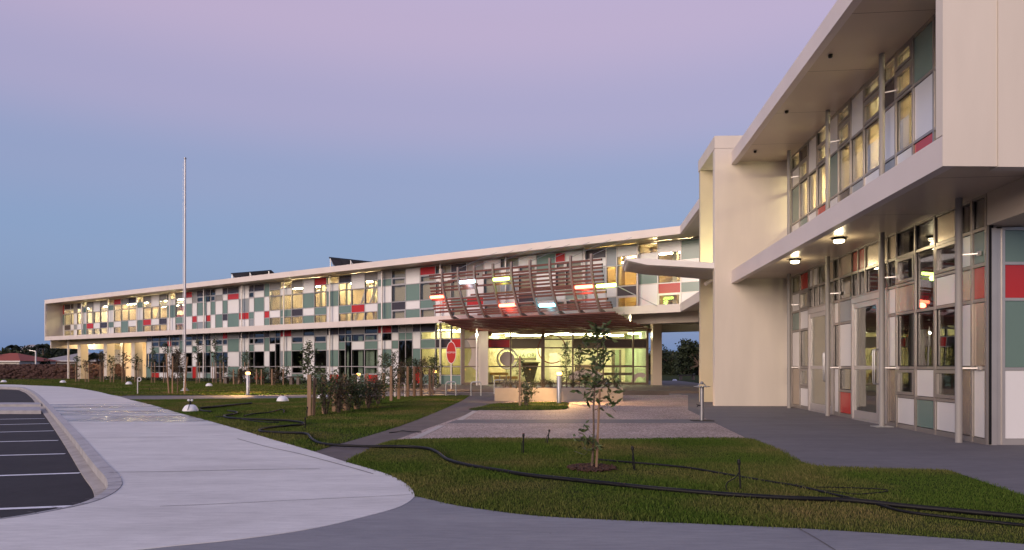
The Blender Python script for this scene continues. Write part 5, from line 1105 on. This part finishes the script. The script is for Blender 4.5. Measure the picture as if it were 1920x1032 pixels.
def house(x0, x1, D, dep, ze, zr, rm, wm, label, z0=-.3, hip=.35, wins=3):
    a, c_ = xF(x0, D), xF(x1, D); r = empty('house', ((a+c_)/2, D, z0), label, 'house'); b = MB(); b.box(a, c_, D, D+dep, z0, ze); b.build('wall', wm, r)
    o_ = .6; w = c_-a; b = MB(); A = [Vector((a-o_, D-o_, ze)), Vector((c_+o_, D-o_, ze)), Vector((c_+o_, D+dep+o_, ze)), Vector((a-o_, D+dep+o_, ze))]; r0_, r1_ = Vector((a+w*hip, D+dep/2, zr)), Vector((c_-w*hip, D+dep/2, zr))
    n = len(b.v); b.v += A+[r0_, r1_]; b.f += [(n, n+1, n+5, n+4), (n+1, n+2, n+5), (n+2, n+3, n+4, n+5), (n+3, n, n+4), (n+3, n+2, n+1, n)]; b.build('roof', rm, r)
    b = MB(); b.box(a-o_, c_+o_, D-o_-.08, D-o_-.003, ze-.16, ze+.02); b.build('gutter', wh, r)
    for k in range(wins):
        e = a+w*(k+.5)/wins; f = MB(); f.box(e-.9, e+.9, D-.06, D-.003, ze-1.7, ze-.4); wn = f.build('window', wh, r); g_ = MB(); g_.box(e-.8, e+.8, D-.075, D-.062, ze-1.6, ze-.5); g_.build('pane', dark_in, wn)
house(-60, 36, 112, 9, 2.05, 3.4, roof_r, MATS['house_white'], 'low house with terracotta red roof at the far left behind the rock wall', hip=.42)
house(80, 178, 125, 10, 2.2, 3.75, roof_g, brick_m, 'brick house with a pale grey hipped roof behind the undercroft', hip=.42, wins=4)
house(36, 72, 260, 9, 7.4, 9.4, roof_g, wh, 'white two-storey house high on the hill at far left', z0=3, hip=.06, wins=2)
house(88, 104, 230, 8, 5.0, 6.4, roof_g, wh, 'small white house on the slope beside the palm', z0=1.5, hip=.1, wins=1)
p = Vector((xF(67, 100), 100, -.3)); sl = empty('street_lamp', p, 'pale street lamp post standing behind the rock wall', 'lamp post'); b = MB(); b.tube([p, p+Vector((0, 0, 3.7))], [.12, .08], 8); b.build('post', white_pt, sl); b = MB(); b.bar(p+Vector((0, 0, 3.66)), p+Vector((-.9, 0, 3.8)), .12, .1); b.build('lamp_head', galv, sl)
# through the passage on the right
for i, (px, D, h, w) in enumerate(((1240, 120, 3.4, 4), (1262, 105, 4.2, 4), (1278, 115, 3.4, 4), (1293, 100, 3.2, 4), (1312, 95, 4.5, 4), (1330, 110, 4, 4), (1225, 110, 3, 4))):
    far_tree(px, D, h, w, 400+i, 'dark bushy tree, %s from the left seen through the passage beside the fin wall' % ordn[i], ls=.45, nl=2400, low=-.05)
sheet('lawn', [Vector((6, 52.5)), Vector((30, 52.5)), Vector((45, 105)), Vector((10, 105))], soil, -.35, -.05)

# tree belt and hedges left of and behind the viewpoint, which the glass reflects
r_ = np.random.default_rng(99); P = []
for k in range(230):
    a = R(r_.uniform(52, 300)); d_ = r_.uniform(72, 100); cx_, cy_ = -math.sin(a)*d_, math.cos(a)*d_
    if cx_ > 30 and cy_ > -20: continue
    h_ = r_.uniform(2.5, 6.5); n_k = 170; d = r_.normal(size=(n_k, 3)); d /= np.linalg.norm(d, axis=1)[:, None]; P.append(np.array([cx_, cy_, h_*.45])+d*np.array([4.5, 4.5, h_*.55])*r_.uniform(.6, 1.05, (n_k, 1)))
tag(leaves('tree_belt', np.concatenate(P), 1.5, .7, lf_far, None, 98), 'belt of dark trees across the road behind the viewpoint', 'trees', kind='stuff')
